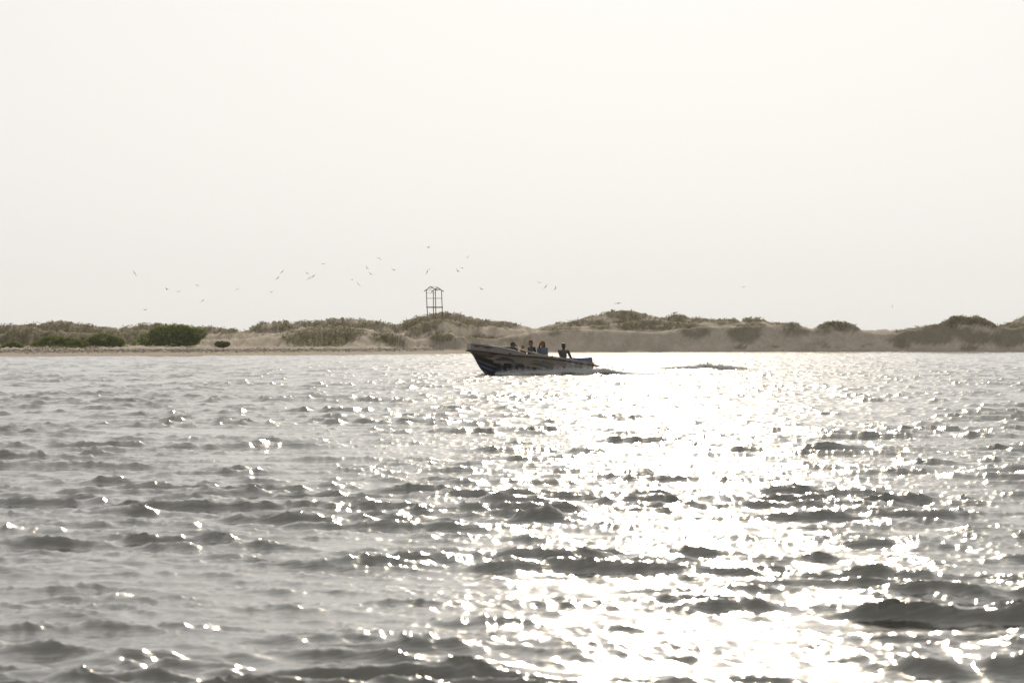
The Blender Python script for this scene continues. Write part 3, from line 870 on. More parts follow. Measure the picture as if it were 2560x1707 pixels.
def q(ox, oy, pts): return [(ox + a / 15.68, oy + b / 15.68) for a, b in pts]
A_ = (1150, 845); B_ = (1280, 845); C_ = (1380, 845)
CREAM = (0.27, 0.235, 0.195); DARK = (0.028, 0.022, 0.018); BLUE = (0.022, 0.040, 0.105); STRIPE = (0.17, 0.17, 0.21)
ART = [  # painted side of the hull, bottom layer first
    (q(*A_, [(300, 500), (520, 590), (700, 640), (900, 620), (1400, 600), (1500, 640), (1370, 700), (1150, 745), (950, 720), (780, 650), (520, 620)]), (0.12, 0.112, 0.080)),
    (q(*A_, [(250, 520), (330, 540), (520, 620), (780, 690), (1000, 780), (1200, 850), (1350, 870), (1300, 920), (1340, 970), (1560, 1000), (1680, 1090), (1720, 990), (1850, 980), (2050, 1000), (2180, 1040),
             (2230, 1040), (2370, 1000), (2540, 1110), (2940, 1150), (3340, 1230), (3540, 1240), (3700, 1250), (3720, 1900), (250, 1900)]), DARK),
    (q(*A_, [(300, 530), (520, 600), (780, 630), (950, 695), (1150, 730), (1370, 700), (1250, 748), (1100, 756), (930, 735), (780, 665), (520, 640)]), DARK),
    (q(*A_, [(480, 780), (700, 850), (1100, 1000), (1500, 1170), (1850, 1260), (1900, 1700), (1000, 1560), (800, 1400), (600, 1100)]), BLUE),
    (q(*A_, [(540, 805), (720, 860), (900, 925), (1150, 1020), (1480, 1165), (1440, 1172), (1100, 1065), (920, 985), (760, 910)]), STRIPE),
    (q(*A_, [(640, 995), (800, 1055), (1000, 1125), (1200, 1210), (1400, 1300), (1330, 1296), (1150, 1235), (980, 1190), (800, 1100)]), STRIPE),
    (q(*A_, [(740, 1205), (900, 1245), (1120, 1370), (1250, 1420), (1050, 1390), (880, 1330)]), STRIPE),
    (q(*A_, [(900, 1130), (1150, 1240), (1300, 1310), (1150, 1280)]), STRIPE),
    # leaping dolphin: back, then pale belly
    (q(*A_, [(1340, 880), (1380, 840), (1500, 785), (1640, 745), (1760, 738), (1900, 765), (2050, 830), (2160, 930), (2215, 1010), (2140, 1040), (2060, 990), (1950, 930), (1800, 900), (1500, 890)]), (0.085, 0.078, 0.075)),
    (q(*A_, [(1300, 915), (1350, 868), (1500, 880), (1650, 882), (1850, 882), (1980, 915), (2090, 975), (2140, 1025), (2000, 990), (1850, 975), (1720, 985), (1700, 1030), (1680, 1088), (1640, 1050), (1570, 990), (1440, 972), (1340, 950)]), (0.24, 0.23, 0.225)),
    (q(*B_, [(100, 1100), (150, 1030), (230, 980), (330, 972), (430, 1010), (520, 1095), (470, 1095), (380, 1050), (290, 1035), (210, 1060), (180, 1110)]), (0.10, 0.092, 0.088)),
    # curved stripes
    (q(*B_, [(640, 962), (800, 900), (1000, 872), (1200, 893), (1500, 982), (1780, 1095), (1500, 1008), (1200, 922), (1000, 897), (830, 918)]), DARK),
    (q(*B_, [(850, 925), (1000, 925), (1200, 960), (1500, 1055), (1750, 1160), (1500, 1085), (1200, 990), (1000, 948)]), DARK),
    (q(*B_, [(640, 1035), (750, 1000), (900, 985), (1100, 1005), (1400, 1105), (1660, 1185), (1640, 1262), (1540, 1245), (1300, 1150), (1100, 1085), (900, 1032), (760, 1022)]), DARK),
    (q(*B_, [(860, 1008), (1000, 1010), (1100, 1025), (1400, 1125), (1620, 1195), (1560, 1230), (1330, 1145), (1120, 1065), (960, 1028)]), (0.085, 0.15, 0.20)),
    (q(*C_, [(270, 985), (500, 1025), (800, 1045), (950, 1100), (1120, 1145), (1380, 1185), (1380, 1215), (1200, 1200), (1000, 1140), (800, 1165), (600, 1140), (480, 1105), (620, 1080)]), (0.10, 0.07, 0.065)),
    (q(*C_, [(280, 1035), (430, 1085), (540, 1150), (500, 1165), (400, 1110)]), DARK),
    (q(*C_, [(0, 1010), (150, 1070), (250, 1130), (140, 1080), (0, 1030)]), DARK),
]
SLOT = q(*A_, [(480, 285), (620, 262), (900, 300), (1200, 345), (1300, 385), (1180, 412), (900, 385), (620, 345)])


def photo_px(P):
    """image position of boat-space points (n,3) with the boat where it lies: used to trace its paint scheme"""
    M = np.array(BOAT_M)
    W = P @ M[:3, :3].T + M[:3, 3]
    return 1280 + F * W[:, 0] / W[:, 1], HOR - F * (W[:, 2] - CAM_Z) / W[:, 1]


STEM = [(5.46, .72), (5.325, .66), (5.246, .58), (5.14, .42), (5.0, .20), (4.87, .05), (4.6, -.17), (4.1, -.25), (3, -.27), (0, -.10)]
def hull_surface(nu, nv):
    """port side grid: u from stern to bow, v from keel to rail"""
    sx = np.array([p[0] for p in STEM][::-1]); sz = np.array([p[1] for p in STEM][::-1])
    arc = np.concatenate([[0], np.cumsum(np.hypot(np.diff(sx), np.diff(sz)))]); arc /= arc[-1]
    u = np.linspace(0, 1, nu)
    # stations: rail x evenly spaced, keel point further along the stem curve near the bow
    xr = BL * u
    ku = np.where(u < 0.72, u * (np.interp(4.1, sx[:3], arc[:3]) / 0.72) * 0 + np.interp(xr, [0, 3.96], [0, np.interp(3.7, sx, arc)]), 0)
    a0 = np.interp(3.7, sx, arc)
    ku = np.where(u >= 0.72, a0 + (1 - a0) * ((u - 0.72) / 0.28) ** 1.05, ku)
    xk = np.interp(ku, arc, sx); zk = np.interp(ku, arc, sz)
    xk = np.convolve(np.pad(xk, 4, 'edge'), np.ones(9) / 9, 'valid'); zk = np.convolve(np.pad(zk, 4, 'edge'), np.ones(9) / 9, 'valid')
    yr = half_beam(xr); zr = rail_z(xr)
    v = np.linspace(0, 1, nv)
    e = np.interp(u, [0, 0.5, 0.8, 0.95, 1], [0.30, 0.34, 0.55, 0.80, 0.9])     # fullness of the section
    U, Vv = np.meshgrid(np.arange(nu), v, indexing='ij')
    X = xk[:, None] + (xr - xk)[:, None] * Vv
    Z = zk[:, None] + (zr - zk)[:, None] * Vv
    Y = yr[:, None] * Vv ** e[:, None]
    return X, Y, Z


def m_boatpaint():
    m = bpy.data.materials.new('hull_paint'); m.use_nodes = True
    n = m.node_tree; p = n.nodes['Principled BSDF']
    at = n.nodes.new('ShaderNodeAttribute'); at.attribute_name = 'col'
    tc = n.nodes.new('ShaderNodeTexCoord')
    nz = n.nodes.new('ShaderNodeTexNoise'); nz.inputs['Scale'].default_value = 4; nz.inputs['Detail'].default_value = 6
    n.links.new(tc.outputs['Object'], nz.inputs['Vector'])
    mr = n.nodes.new('ShaderNodeMapRange'); mr.inputs[1].default_value = .3; mr.inputs[2].default_value = .7; mr.inputs[3].default_value = .8; mr.inputs[4].default_value = 1.08
    n.links.new(nz.outputs[0], mr.inputs[0])
    vm = n.nodes.new('ShaderNodeVectorMath'); vm.operation = 'SCALE'
    n.links.new(at.outputs['Color'], vm.inputs[0]); n.links.new(mr.outputs[0], vm.inputs['Scale'])
    n.links.new(vm.outputs[0], p.inputs['Base Color'])
    p.inputs['Roughness'].default_value = 0.32
    return m


M_PAINT = m_boatpaint()
M_RAIL = mat('rub_rail_rubber', (0.035, 0.022, 0.016), 0.5, (7, 0.4))
M_GEL = mat('gunwale_gelcoat', (0.125, 0.11, 0.10), 0.28, (5, 0.2))
M_INNER = mat('inner_gelcoat', (0.45, 0.47, 0.48), 0.4, (4, 0.15))
M_BOX = mat('blue_grey_box', (0.08, 0.10, 0.15), 0.45, (4, 0.2))
M_DKBOX = mat('dark_locker', (0.045, 0.045, 0.035), 0.5, (5, 0.3))
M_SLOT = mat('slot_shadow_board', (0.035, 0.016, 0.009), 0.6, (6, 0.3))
M_BROWN = mat('brown_timber', (0.15, 0.07, 0.035), 0.6, (8, 0.4))

BOAT = empty('motor_boat')
BOAT.matrix_world = BOAT_M
tag(BOAT, 'long open fibreglass motor boat with painted dolphin side speeding left through the lagoon', 'boat')


def build_boat():
    nu, nv = 300, 64
    X, Y, Z = hull_surface(nu, nv)
    P = np.stack([X.ravel(), Y.ravel(), Z.ravel()], 1)
    px, py = photo_px(P)
    col = np.tile(np.array(CREAM), (len(P), 1))
    for poly, c in ART:
        col[poly_in(poly, px, py)] = c
    # port and starboard skins as one closed shell with the transom and the blunt bow plate
    n = len(P)
    Ps = P.copy(); Ps[:, 1] *= -1
    fp = grid_faces(nu, nv)
    fs = grid_faces(nu, nv)[:, ::-1] + n
    V = np.concatenate([P, Ps]); cols = np.concatenate([col, col])
    k = np.arange(nv - 1)
    tr = np.stack([k, k + 1, n + k + 1, n + k], 1)
    b0 = (nu - 1) * nv
    bow = np.stack([b0 + k, n + b0 + k, n + b0 + k + 1, b0 + k + 1], 1)
    o = mesh_np('hull', V, np.concatenate([fp, fs, tr, bow]), M_PAINT, BOAT, attrs={'col': cols})
    bm = bmesh.new(); bm.from_mesh(o.data)
    bmesh.ops.remove_doubles(bm, verts=bm.verts, dist=2e-4)
    bmesh.ops.recalc_face_normals(bm, faces=bm.faces)
    bm.to_mesh(o.data); bm.free()

    xs = np.linspace(0, BL, 60)
    def rim(sgn, out, up): return [(float(x), sgn * (float(half_beam(x)) + out), float(rail_z(x)) + up) for x in xs]
    # rub rail round both sides and the bow
    for sgn in (1, -1):
        m = MB(); m.tube(rim(sgn, 0.012, 0.0), 0.034, 8); m.build('rub_rail', M_RAIL, BOAT, smooth=True)
    m = MB(); m.tube([(BL + .01, -0.22, 0.75), (BL + .03, 0, 0.75), (BL + .01, 0.22, 0.75)], 0.034, 8); m.build('bow_rail', M_RAIL, BOAT, smooth=True)
    # broken rail end sticking out past the stern
    m = MB(); m.tube([(0.0, 0.71, 0.75), (-0.12, 0.71, 0.735), (-0.25, 0.70, 0.745)], [0.045, 0.04, 0.025], 8); m.build('rail_end', M_BROWN, BOAT, smooth=True)
    # raised sides: high at the bow, low coaming aft
    def hb(x): return float(np.interp(x, [0, 0.9, 2.2, 3.15, 3.45, 3.75, 4.3, 4.8, BL], [.085, .085, .075, .065, .13, .20, .262, .272, .272]))
    def inn(x): return float(np.interp(x, [0, 3.3, 4.3, BL], [0.03, 0.03, 0.05, 0.03]))
    for sgn in (1, -1):
        V = []
        nx = 90
        for x in np.linspace(0, BL, nx):
            y0 = float(half_beam(x)); z0 = float(rail_z(x)) + 0.02
            h = hb(x)
            V += [(x, sgn * (y0 - 0.002), z0), (x, sgn * (y0 - inn(x)), z0 + h), (x, sgn * (y0 - inn(x) - 0.02), z0 + h + 0.008), (x, sgn * (y0 - inn(x) - 0.07), z0 + h), (x, sgn * (y0 - inn(x) - 0.075), z0 - 0.01)]
        V = np.array(V)
        o = mesh_np('bulwark' , V, grid_faces(nx, 5), M_GEL, BOAT, smooth=False)
        # inner side skin down to the floor
        V = []
        for x in np.linspace(0.03, 3.95, 50):
            y0 = float(half_beam(x)) - inn(x) - 0.072; z0 = float(rail_z(x))
            V += [(x, sgn * y0, z0 - 0.0), (x, sgn * y0 * 0.86, z0 - 0.40)]
        mesh_np('inner_side', np.array(V), grid_faces(50, 2), M_INNER, BOAT, smooth=True)
    # blunt bow face and small foredeck
    m = MB(); m.box((BL - 0.012, 0, 0.90), (0.03, 0.39, 0.29)); m.build('bow_plate', M_GEL, BOAT, bevel=0.006)
    V = []
    for x in np.linspace(4.45, BL - 0.03, 20):
        y0 = float(half_beam(x)) - 0.075
        V += [(x, -y0, 0.90), (x, -y0 * .5, 0.915), (x, 0, 0.92), (x, y0 * .5, 0.915), (x, y0, 0.90)]
    mesh_np('foredeck', np.array(V), grid_faces(20, 5), M_INNER, BOAT, smooth=True)
    # long dark panel painting the shade inside an opening in the bow side
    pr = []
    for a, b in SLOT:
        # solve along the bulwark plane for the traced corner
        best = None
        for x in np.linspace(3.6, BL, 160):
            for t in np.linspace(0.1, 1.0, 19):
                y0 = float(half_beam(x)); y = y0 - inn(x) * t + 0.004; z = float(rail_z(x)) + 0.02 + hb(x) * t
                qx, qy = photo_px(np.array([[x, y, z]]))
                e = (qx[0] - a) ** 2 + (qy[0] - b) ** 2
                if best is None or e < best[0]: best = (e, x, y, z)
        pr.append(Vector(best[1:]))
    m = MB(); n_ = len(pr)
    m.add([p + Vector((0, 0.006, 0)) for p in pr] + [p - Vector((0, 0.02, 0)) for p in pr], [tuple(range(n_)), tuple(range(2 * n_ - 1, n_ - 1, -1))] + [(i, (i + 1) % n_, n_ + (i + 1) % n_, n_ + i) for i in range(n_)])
    m.build('bow_slot_shade', M_SLOT, BOAT)
    # floor, benches, stern box
    V = []
    for x in np.linspace(0.03, 4.05, 40):
        y0 = float(half_beam(x)) * 0.80
        V += [(x, -y0, 0.36), (x, 0, 0.35), (x, y0, 0.36)]
    mesh_np('floor', np.array(V), grid_faces(40, 3), M_INNER, BOAT, smooth=True)
    for x in (1.15, 2.3, 2.95, 3.75):
        y0 = float(half_beam(x)) * 0.88
        m = MB(); m.box((x, 0, 0.60), (0.26, 1.9 * y0, 0.045)); m.build('thwart', M_GEL, BOAT, bevel=0.01)
    m = MB()
    y0 = 0.66
    m.add([(0.02, y0, 0.78), (0.80, y0 + .05, 0.83), (0.74, y0 + .03, 0.985), (0.11, y0, 1.075), (0.02, -y0, 0.78), (0.80, -y0 - .05, 0.83), (0.74, -y0 - .03, 0.985), (0.11, -y0, 1.075)],
          [(0, 1, 2, 3), (7, 6, 5, 4), (0, 4, 5, 1), (1, 5, 6, 2), (2, 6, 7, 3), (3, 7, 4, 0)])
    m.build('stern_box', M_BOX, BOAT, bevel=0.012)
    m = MB(); m.box((3.62, -0.15, 0.93), (0.50, 0.9, 0.40), Matrix.Rotation(math.radians(6.5), 3, 'Y')); m.build('locker', M_DKBOX, BOAT, bevel=0.015)
    m = MB(); m.tube([(0.95, 0.35, 0.95), (0.55, 0.32, 1.0)], 0.016, 7); m.build('tiller', M_RAIL, BOAT, smooth=True)
    m = MB(); m.box((4.0, float(half_beam(4.0)) + .015, 0.79), (0.10, 0.05, 0.05)); m.build('cleat', M_RAIL, BOAT, bevel=0.01)
    m = MB(); m.box((2.04, float(half_beam(2.0)) - .02, 0.885), (0.05, 0.07, 0.06)); m.build('cleat', M_RAIL, BOAT, bevel=0.01)


build_boat()


def boat_world(x, y, z): return BOAT_M @ Vector((x, y, z))


def at_px(px, py, lat):
    """world point seen at (px, py) on the boat's fore-and-aft line `lat` metres to port of the middle"""
    best = None
    for x in np.linspace(-0.2, 5.6, 1200):
        w = boat_world(x, lat, 0.8)
        a = 1280 + F * w.x / w.y
        if best is None or abs(a - px) < best[0]: best = (abs(a - px), w)
    w = best[1]
    return Vector((wx(px, w.y), w.y, wz(py, w.y)))


# two thin poles lying aslant over the side
M_CANE = mat('pale_pole', (0.30, 0.24, 0.18), 0.5, (9, 0.3))
for k, (a, b, r, lab) in enumerate((((1286, 867.2), (1370, 889.2), .017, 'upper of two thin poles slanting across the boat in front of the passengers'),
                                    ((1290, 871.0), (1367, 891.0), .020, 'lower and thicker of two thin poles slanting across the boat'))):
    p0 = at_px(*a, 0.35); p1 = at_px(*b, 0.80)
    m = MB(); n_ = 8
    m.tube([(p1 - p0) * (i / n_) + Vector((0, 0, -0.012 * math.sin(math.pi * i / n_))) for i in range(n_ + 1)], [r * (1 - .3 * i / n_) for i in range(n_ + 1)], 8)
    o = m.build('wooden_pole', M_CANE, smooth=True); o.location = p0
    tag(o, lab, 'pole')


# ------------------------------------------------------------------ the five people aboard
SKIN = [mat('skin_tan', (0.20, 0.11, 0.07), 0.5, (20, .12)), mat('skin_fair', (0.28, 0.17, 0.12), 0.5, (20, .12)), mat('skin_dark', (0.045, 0.024, 0.016), 0.45, (20, .12))]
M_EYEW = mat('eye', (0.02, 0.015, 0.012), 0.2)
M_LENS = mat('dark_lens', (0.01, 0.01, 0.012), 0.1)


def Rz(a): return Matrix.Rotation(math.radians(a), 3, 'Z')
def Ry(a): return Matrix.Rotation(math.radians(a), 3, 'Y')
def Rx(a): return Matrix.Rotation(math.radians(a), 3, 'X')


def hair_strands(parent, m_, c, Rh, n, length, rng, spread=1.0, wind=(0, 0, 0), back=True, curl=0.01, wdt=0.006):
    """many thin ribbons rooted on the skull"""
    V = []; Fc = []
    for i in range(n):
        th = rng.uniform(0, 2 * math.pi); ph = rng.uniform(0, 1.75)
        dr = Vector((math.sin(ph) * math.cos(th), math.sin(ph) * math.sin(th), math.cos(ph)))
        if back and dr.x > 0.35 and dr.z < 0.55: continue
        p = Vector((dr.x * 0.108, dr.y * 0.088, dr.z * 0.125 + 0.01))
        L = length * rng.uniform(0.6, 1.1); seg = 5
        v = dr * 0.6 + Vector((0, 0, -0.1))
        b0 = len(V)
        side = Vector((rng.standard_normal(), rng.standard_normal(), 0)).normalized() * wdt
        for k in range(seg + 1):
            V += [Rh @ p + c - side, Rh @ p + c + side]
            g = Rh.inverted() @ Vector((wind[0], wind[1], wind[2] - 1.0))
            v = (v * 0.55 + g * 0.6 * spread + Vector(rng.standard_normal(3)) * curl * 12 + dr * 0.12).normalized()
            p = p + v * (L / seg)
            if k < 5 and Vector((p.x / .105, p.y / .085, p.z / .12)).length < 1: p = p * 1.06
        for k in range(seg):
            a = b0 + 2 * k
            Fc.append((a, a + 1, a + 3, a + 2))
    return mesh_np('hair_strands', np.array([tuple(p) for p in V]), np.array(Fc), m_, parent, smooth=True)


def make_person(label, pos, face, size, skin, lean=0, turn=0, nod=0, tilt=0, hands=None, shirt=None, sleeve='long', trousers=None, hair=None, seed=1, girl=False, extras=None):
    """seated figure; its own frame faces +X, origin under the pelvis at seat height. pos = centre of the head in the world"""
    rng = np.random.RandomState(seed)
    S = size
    Rt = Ry(lean)                                     # torso leans forward
    T = lambda p: (Rt @ (Vector(p) - Vector((0, 0, .1)))) + Vector((0, 0, .1))
    sw = 0.165 if girl else 0.19
    neck = T((0.0, 0, .56)); hc = T((0.015, 0, .56)) + Vector((0.02, 0, 0.135))
    Rh = Rz(turn) @ Ry(nod) @ Rx(tilt)
    origin = Vector(pos) - Rz(face) @ (hc * S)
    t = empty('person', origin, math.radians(face)); t.scale = (S, S, S)
    tag(t, label, 'person')
    H = lambda p: Rh @ Vector(p) + hc
    hips = [Vector((0.02, s * 0.095, .07)) for s in (1, -1)]
    knees = [Vector((0.44, s * 0.13, .10)) for s in (1, -1)]
    ank = [Vector((0.46, s * 0.13, -.22)) for s in (1, -1)]
    sh = [T((0.0, s * sw, .475)) for s in (1, -1)]
    if hands is None: hands = [(0.33, 0.10, 0.20), (0.33, -0.10, 0.20)]
    hd = [Vector(h) for h in hands]
    el = []
    for a, b, s in zip(sh, hd, (1, -1)):
        v = b - a; L = min(v.length, 0.54)
        b2 = a + v.normalized() * L; mid = (a + b2) / 2
        off = math.sqrt(max(0.275 ** 2 - (L / 2) ** 2, 0))
        dn = Vector((-0.30, s * 0.22, -0.9)); dn -= v.normalized() * dn.dot(v.normalized())
        el.append(mid + dn.normalized() * off)
    for i in (0, 1):
        v = hd[i] - el[i]; hd[i] = el[i] + v.normalized() * 0.25
    b = MB()
    b.cap(T((0, 0, .10)), T((0.01, 0, .26)), .125, .115); b.cap(T((0.01, 0, .26)), T((0.0, 0, .40)), .118, .125)
    b.cap(T((0, -sw * .75, .46)), T((0, sw * .75, .46)), .062, .062)
    b.cap(T((-.005, 0, .45)), H((-.02, 0, -.07)), .055, .050)
    for i in (0, 1):
        b.cap(hips[i], knees[i], .082, .055); b.cap(knees[i], ank[i], .052, .036); b.cap(ank[i] + Vector((0, 0, -.03)), ank[i] + Vector((.15, 0, -.05)), .036, .026)
        b.cap(sh[i], el[i], .050, .038); b.cap(el[i], hd[i], .038, .026)
        # palm, four fingers and a thumb curled a little
        w = (hd[i] - el[i]).normalized(); sd = w.cross(Vector((0, 0, 1))).normalized(); dn = sd.cross(w).normalized()
        if dn.z > 0: dn = -dn
        pc = hd[i] + w * 0.045
        b.cap(hd[i], pc + w * .01, .026, .030)
        for f in range(4):
            o = sd * (-.030 + .020 * f); l = (.034, .040, .038, .030)[f]
            k0 = pc + o + w * .025; k1 = k0 + (w * .8 + dn * .5).normalized() * l; k2 = k1 + (w * .2 + dn).normalized() * l * .8
            b.cap(k0, k1, .0095, .009); b.cap(k1, k2, .009, .0075)
        th = pc - sd * .030 * (1 if i == 0 else -1)
        b.cap(th - w * .015, th + (w * .5 - sd * .8 * (1 if i == 0 else -1) + dn * .4).normalized() * .045, .0115, .009)
    # head: skull, jaw, nose, ears, brow, lips
    hm = lambda c, r, M=None: b.ell(H(c), r, Rh if M is None else Rh @ M)
    hm((-.012, 0, .022), (.096, .076, .095)); hm((.022, 0, -.045), (.062, .058, .070)); hm((.045, 0, -.085), (.030, .032, .028))
    b.cap(H((.082, 0, .012)), H((.108, 0, -.030)), .010, .015); hm((.075, 0, .030), (.018, .048, .010)); hm((.083, 0, -.062), (.012, .024, .008))
    for s in (1, -1):
        hm((-.005, s * .080, -.010), (.022, .010, .032)); hm((.060, s * .034, -.022), (.025, .022, .022))
    b.build('body', skin, t, smooth=True, remesh=0.0105)
    for s in (1, -1):
        m = MB(); m.ell(H((.083, s * .031, .008)), (.009, .013, .009), Rh, 8, 6); m.build('eye', M_EYEW, t, smooth=True)
    if shirt:
        m = MB()
        m.cap(T((-.005, 0, .12)), T((0, 0, .28)), .150, .138); m.cap(T((0, 0, .28)), T((-.005, 0, .41)), .138, .142)
        m.cap(T((-.005, -sw * .8, .455)), T((-.005, sw * .8, .455)), .075, .075)
        m.cap(T((-.01, 0, .47)), T((-.005, 0, .525)), .075, .062)
        for i in (0, 1):
            m.cap(sh[i], el[i], .064, .054)
            if sleeve == 'long': m.cap(el[i], el[i].lerp(hd[i], .85), .052, .038)
        # folds
        for k in range(7):
            z = rng.uniform(.14, .42); y = rng.uniform(-.11, .11)
            m.cap(T((rng.choice([-1, 1]) * .125, y, z)), T((rng.choice([-1, 1]) * .12, y + .05, z - .07)), .018, .010)
        m.build('shirt', shirt, t, smooth=True, remesh=0.0125)
    m = MB()
    m.cap(Vector((0, -.06, .08)), Vector((0, .06, .08)), .125, .125)
    for i in (0, 1):
        m.cap(hips[i], knees[i], .098, .072); m.cap(knees[i], knees[i].lerp(ank[i], .55), .070, .062)
    m.build('trousers', trousers or shirt, t, smooth=True, remesh=0.016)
    if hair: hair(t, H, Rh, hc, rng)
    if extras: extras(t, H, Rh, T)
    return t


def hm_mat(name, c, tr=0.25): return mat(name, c, 0.45, (30, .3), trans=tr)
HAIR_BLOND_RIM = hm_mat('hair_blond_rim', (0.34, 0.23, 0.12), .5); HAIR_BROWN = hm_mat('hair_brown', (0.10, 0.05, 0.025), .3); HAIR_DARK = hm_mat('hair_dark', (0.018, 0.013, 0.010), .1)  # blond hair; also brighter strands that paint backlit rim glow over brown hair


def cap_hair(m_, scale=1.0, strands=0, L=.05, sm=None, wind=(0, 0, 0)):
    def f(t, H, Rh, hc, rng):
        m = MB(); s = scale
        m.ell(H((-.022, 0, .040)), (.098 * s, .086 * s, .092 * s), Rh); m.ell(H((-.050, 0, .0)), (.068 * s, .080 * s, .085 * s), Rh)
        for k in range(10):
            a = rng.uniform(0, 2 * math.pi)
            m.ell(H((-.02 + .06 * math.cos(a), .06 * math.sin(a), .09)), (.03, .03, .03), Rh, 8, 6)
        m.build('hair', m_, t, smooth=True, remesh=0.011)
        if strands: hair_strands(t, sm or m_, hc, Rh, strands, L, rng, .5, wind, True, .02)
    return f


def cap_hat(t, H, Rh, hc, rng):
    m = MB()
    m.ell(H((-.010, 0, .045)), (.108, .090, .088), Rh); m.build('cap', CLOTH_BLACK, t, smooth=True, remesh=0.011)
    m = MB(); m.cap(H((-.085, 0, .0)), H((-.165, 0, -.045)), .045, .022); m.ell(H((-.07, 0, .01)), (.06, .078, .07), Rh)
    m.build('hair', HAIR_DARK, t, smooth=True, remesh=0.012)


def long_hair(t, H, Rh, hc, rng):
    m = MB()
    m.ell(H((-.020, 0, .042)), (.102, .092, .092), Rh); m.ell(H((-.055, 0, -.02)), (.070, .095, .11), Rh)
    for s in (1, -1):
        p = [(-.01, s * .082, .03), (.0, s * (.092 if s > 0 else .112), -.05), (.01, s * (.088 if s > 0 else .13), -.13)] + ([] if s > 0 else [(.0, s * .135, -.20), (0, s * .12, -.25)])
        for a, c in zip(p[:-1], p[1:]): m.cap(H(a), H(c), .034, .036)
    m.build('hair', HAIR_BROWN, t, smooth=True, remesh=0.012)
    hair_strands(t, HAIR_BLOND_RIM, hc, Rh, 260, .22, rng, 1.0, (-.05, -.30, -.2), True, .014, .004)  # pale strand colour stands in for sun glowing round the brown hair


CLOTH_BLACK = mat('cloth_black', (0.022, 0.020, 0.024), 0.8, (14, .4)); CLOTH_TEAL = mat('cloth_teal_black', (0.035, 0.045, 0.045), 0.75, (7, .6))
CLOTH_BLUE = mat('cloth_blue_grey', (0.085, 0.11, 0.15), 0.85, (10, .2)); CLOTH_GREY = mat('cloth_grey_brown', (0.06, 0.054, 0.05), 0.85, (10, .2))
CLOTH_RED = mat('cloth_rust', (0.14, 0.06, 0.04), 0.8, (10, .3)); CLOTH_DENIM = mat('cloth_dark_denim', (0.04, 0.05, 0.08), 0.85, (12, .3)); CLOTH_PALE = mat('cloth_pale', (0.42, 0.37, 0.32), .85, (8, .3))


def scarf(t, H, Rh, T):
    m = MB()
    for k in range(6):
        a = math.pi * k / 5
        m.ell(T((.09 * math.cos(a) * .9, .11 * math.cos(a + 1.2), .47 + .02 * math.sin(k * 2))), (.06, .05, .03), None, 9, 6)
    m.cap(T((.09, .05, .47)), T((.14, .10, .36)), .035, .03)
    m.build('scarf', CLOTH_PALE, t, smooth=True, remesh=0.012)


def glasses(t, H, Rh, T):
    m = MB()
    for s in (1, -1): m.ell(H((.092, s * .034, .010)), (.010, .027, .020), Rh, 10, 7)
    m.cap(H((.098, -.01, .014)), H((.098, .01, .014)), .004, .004)
    for s in (1, -1): m.cap(H((.088, s * .060, .014)), H((-.01, s * .084, .010)), .004, .004)
    m.build('sunglasses', M_LENS, t, smooth=True)


def vest(t, H, Rh, T):
    m = MB()
    m.cap(T((-.01, 0, .16)), T((-.01, 0, .40)), .160, .155); m.cap(T((-.01, -.11, .44)), T((-.01, .11, .44)), .080, .080)
    m.build('vest', CLOTH_TEAL, t, smooth=True, remesh=0.014)


# world facing: 270 = towards the camera, 180 + 25 = towards the bow
make_person('passenger in a dark cap sitting nearest the bow behind the locker, facing forward', at_px(1281.5, 862.2, -0.1), 205, 1.0, SKIN[0], lean=8, turn=-8, nod=5,
            shirt=CLOTH_BLACK, trousers=CLOTH_DENIM, hair=cap_hat, seed=3, extras=scarf, hands=[(0.36, 0.16, 0.30), (0.34, -0.12, 0.22)])
make_person('small fair haired child in rust red sitting between the capped passenger and the man', at_px(1306.8, 867.2, -0.25), 215, 0.80, SKIN[1], lean=4, turn=10,
            shirt=CLOTH_RED, trousers=CLOTH_DENIM, hair=cap_hair(HAIR_BLOND_RIM, 1.0, 160, .04), seed=4)
make_person('fair haired man in a dark teal top, turned to the bow and looking down', at_px(1326.5, 857.6, -0.2), 212, 1.0, SKIN[1], lean=14, turn=0, nod=22,
            shirt=CLOTH_BLACK, trousers=CLOTH_DENIM, hair=cap_hair(HAIR_BROWN, 1.0, 170, .055, HAIR_BLOND_RIM, (.4, -.2, .7)), seed=5, extras=vest, hands=[(0.38, 0.10, 0.18), (0.38, -0.10, 0.18)])
make_person('woman with long windblown curly hair, sunglasses and a blue grey hooded top', at_px(1356.3, 858.6, -0.1), 263, 1.0, SKIN[1], lean=2, turn=2, nod=3, girl=True,
            shirt=CLOTH_BLUE, trousers=CLOTH_DENIM, hair=long_hair, seed=6, extras=glasses)
make_person('boatman in a grey shirt sitting alone at the stern with one arm on the tiller', at_px(1409.5, 864.6, 0.0), 285, 1.0, SKIN[2], lean=4, turn=22, nod=6,
            shirt=CLOTH_GREY, trousers=CLOTH_DENIM, hair=cap_hair(HAIR_DARK, 1.0), seed=7, sleeve='short', hands=[(0.06, 0.50, 0.04), (0.30, 0.02, 0.10)])


# ------------------------------------------------------------------ spray and foam thrown up by the hull
M_FOAM = mat('foam', (0.85, 0.86, 0.88), 0.6, (20, 0.1), trans=0.65)
def surf_h(x, y):
    h, dx, dy = water_disp(x, y)
    return water_extra(x, y, h)


def boat_xy(bx, by):
    M = np.array(BOAT_M)
    return M[0, 0] * bx + M[0, 1] * by + M[0, 3], M[1, 0] * bx + M[1, 1] * by + M[1, 3]


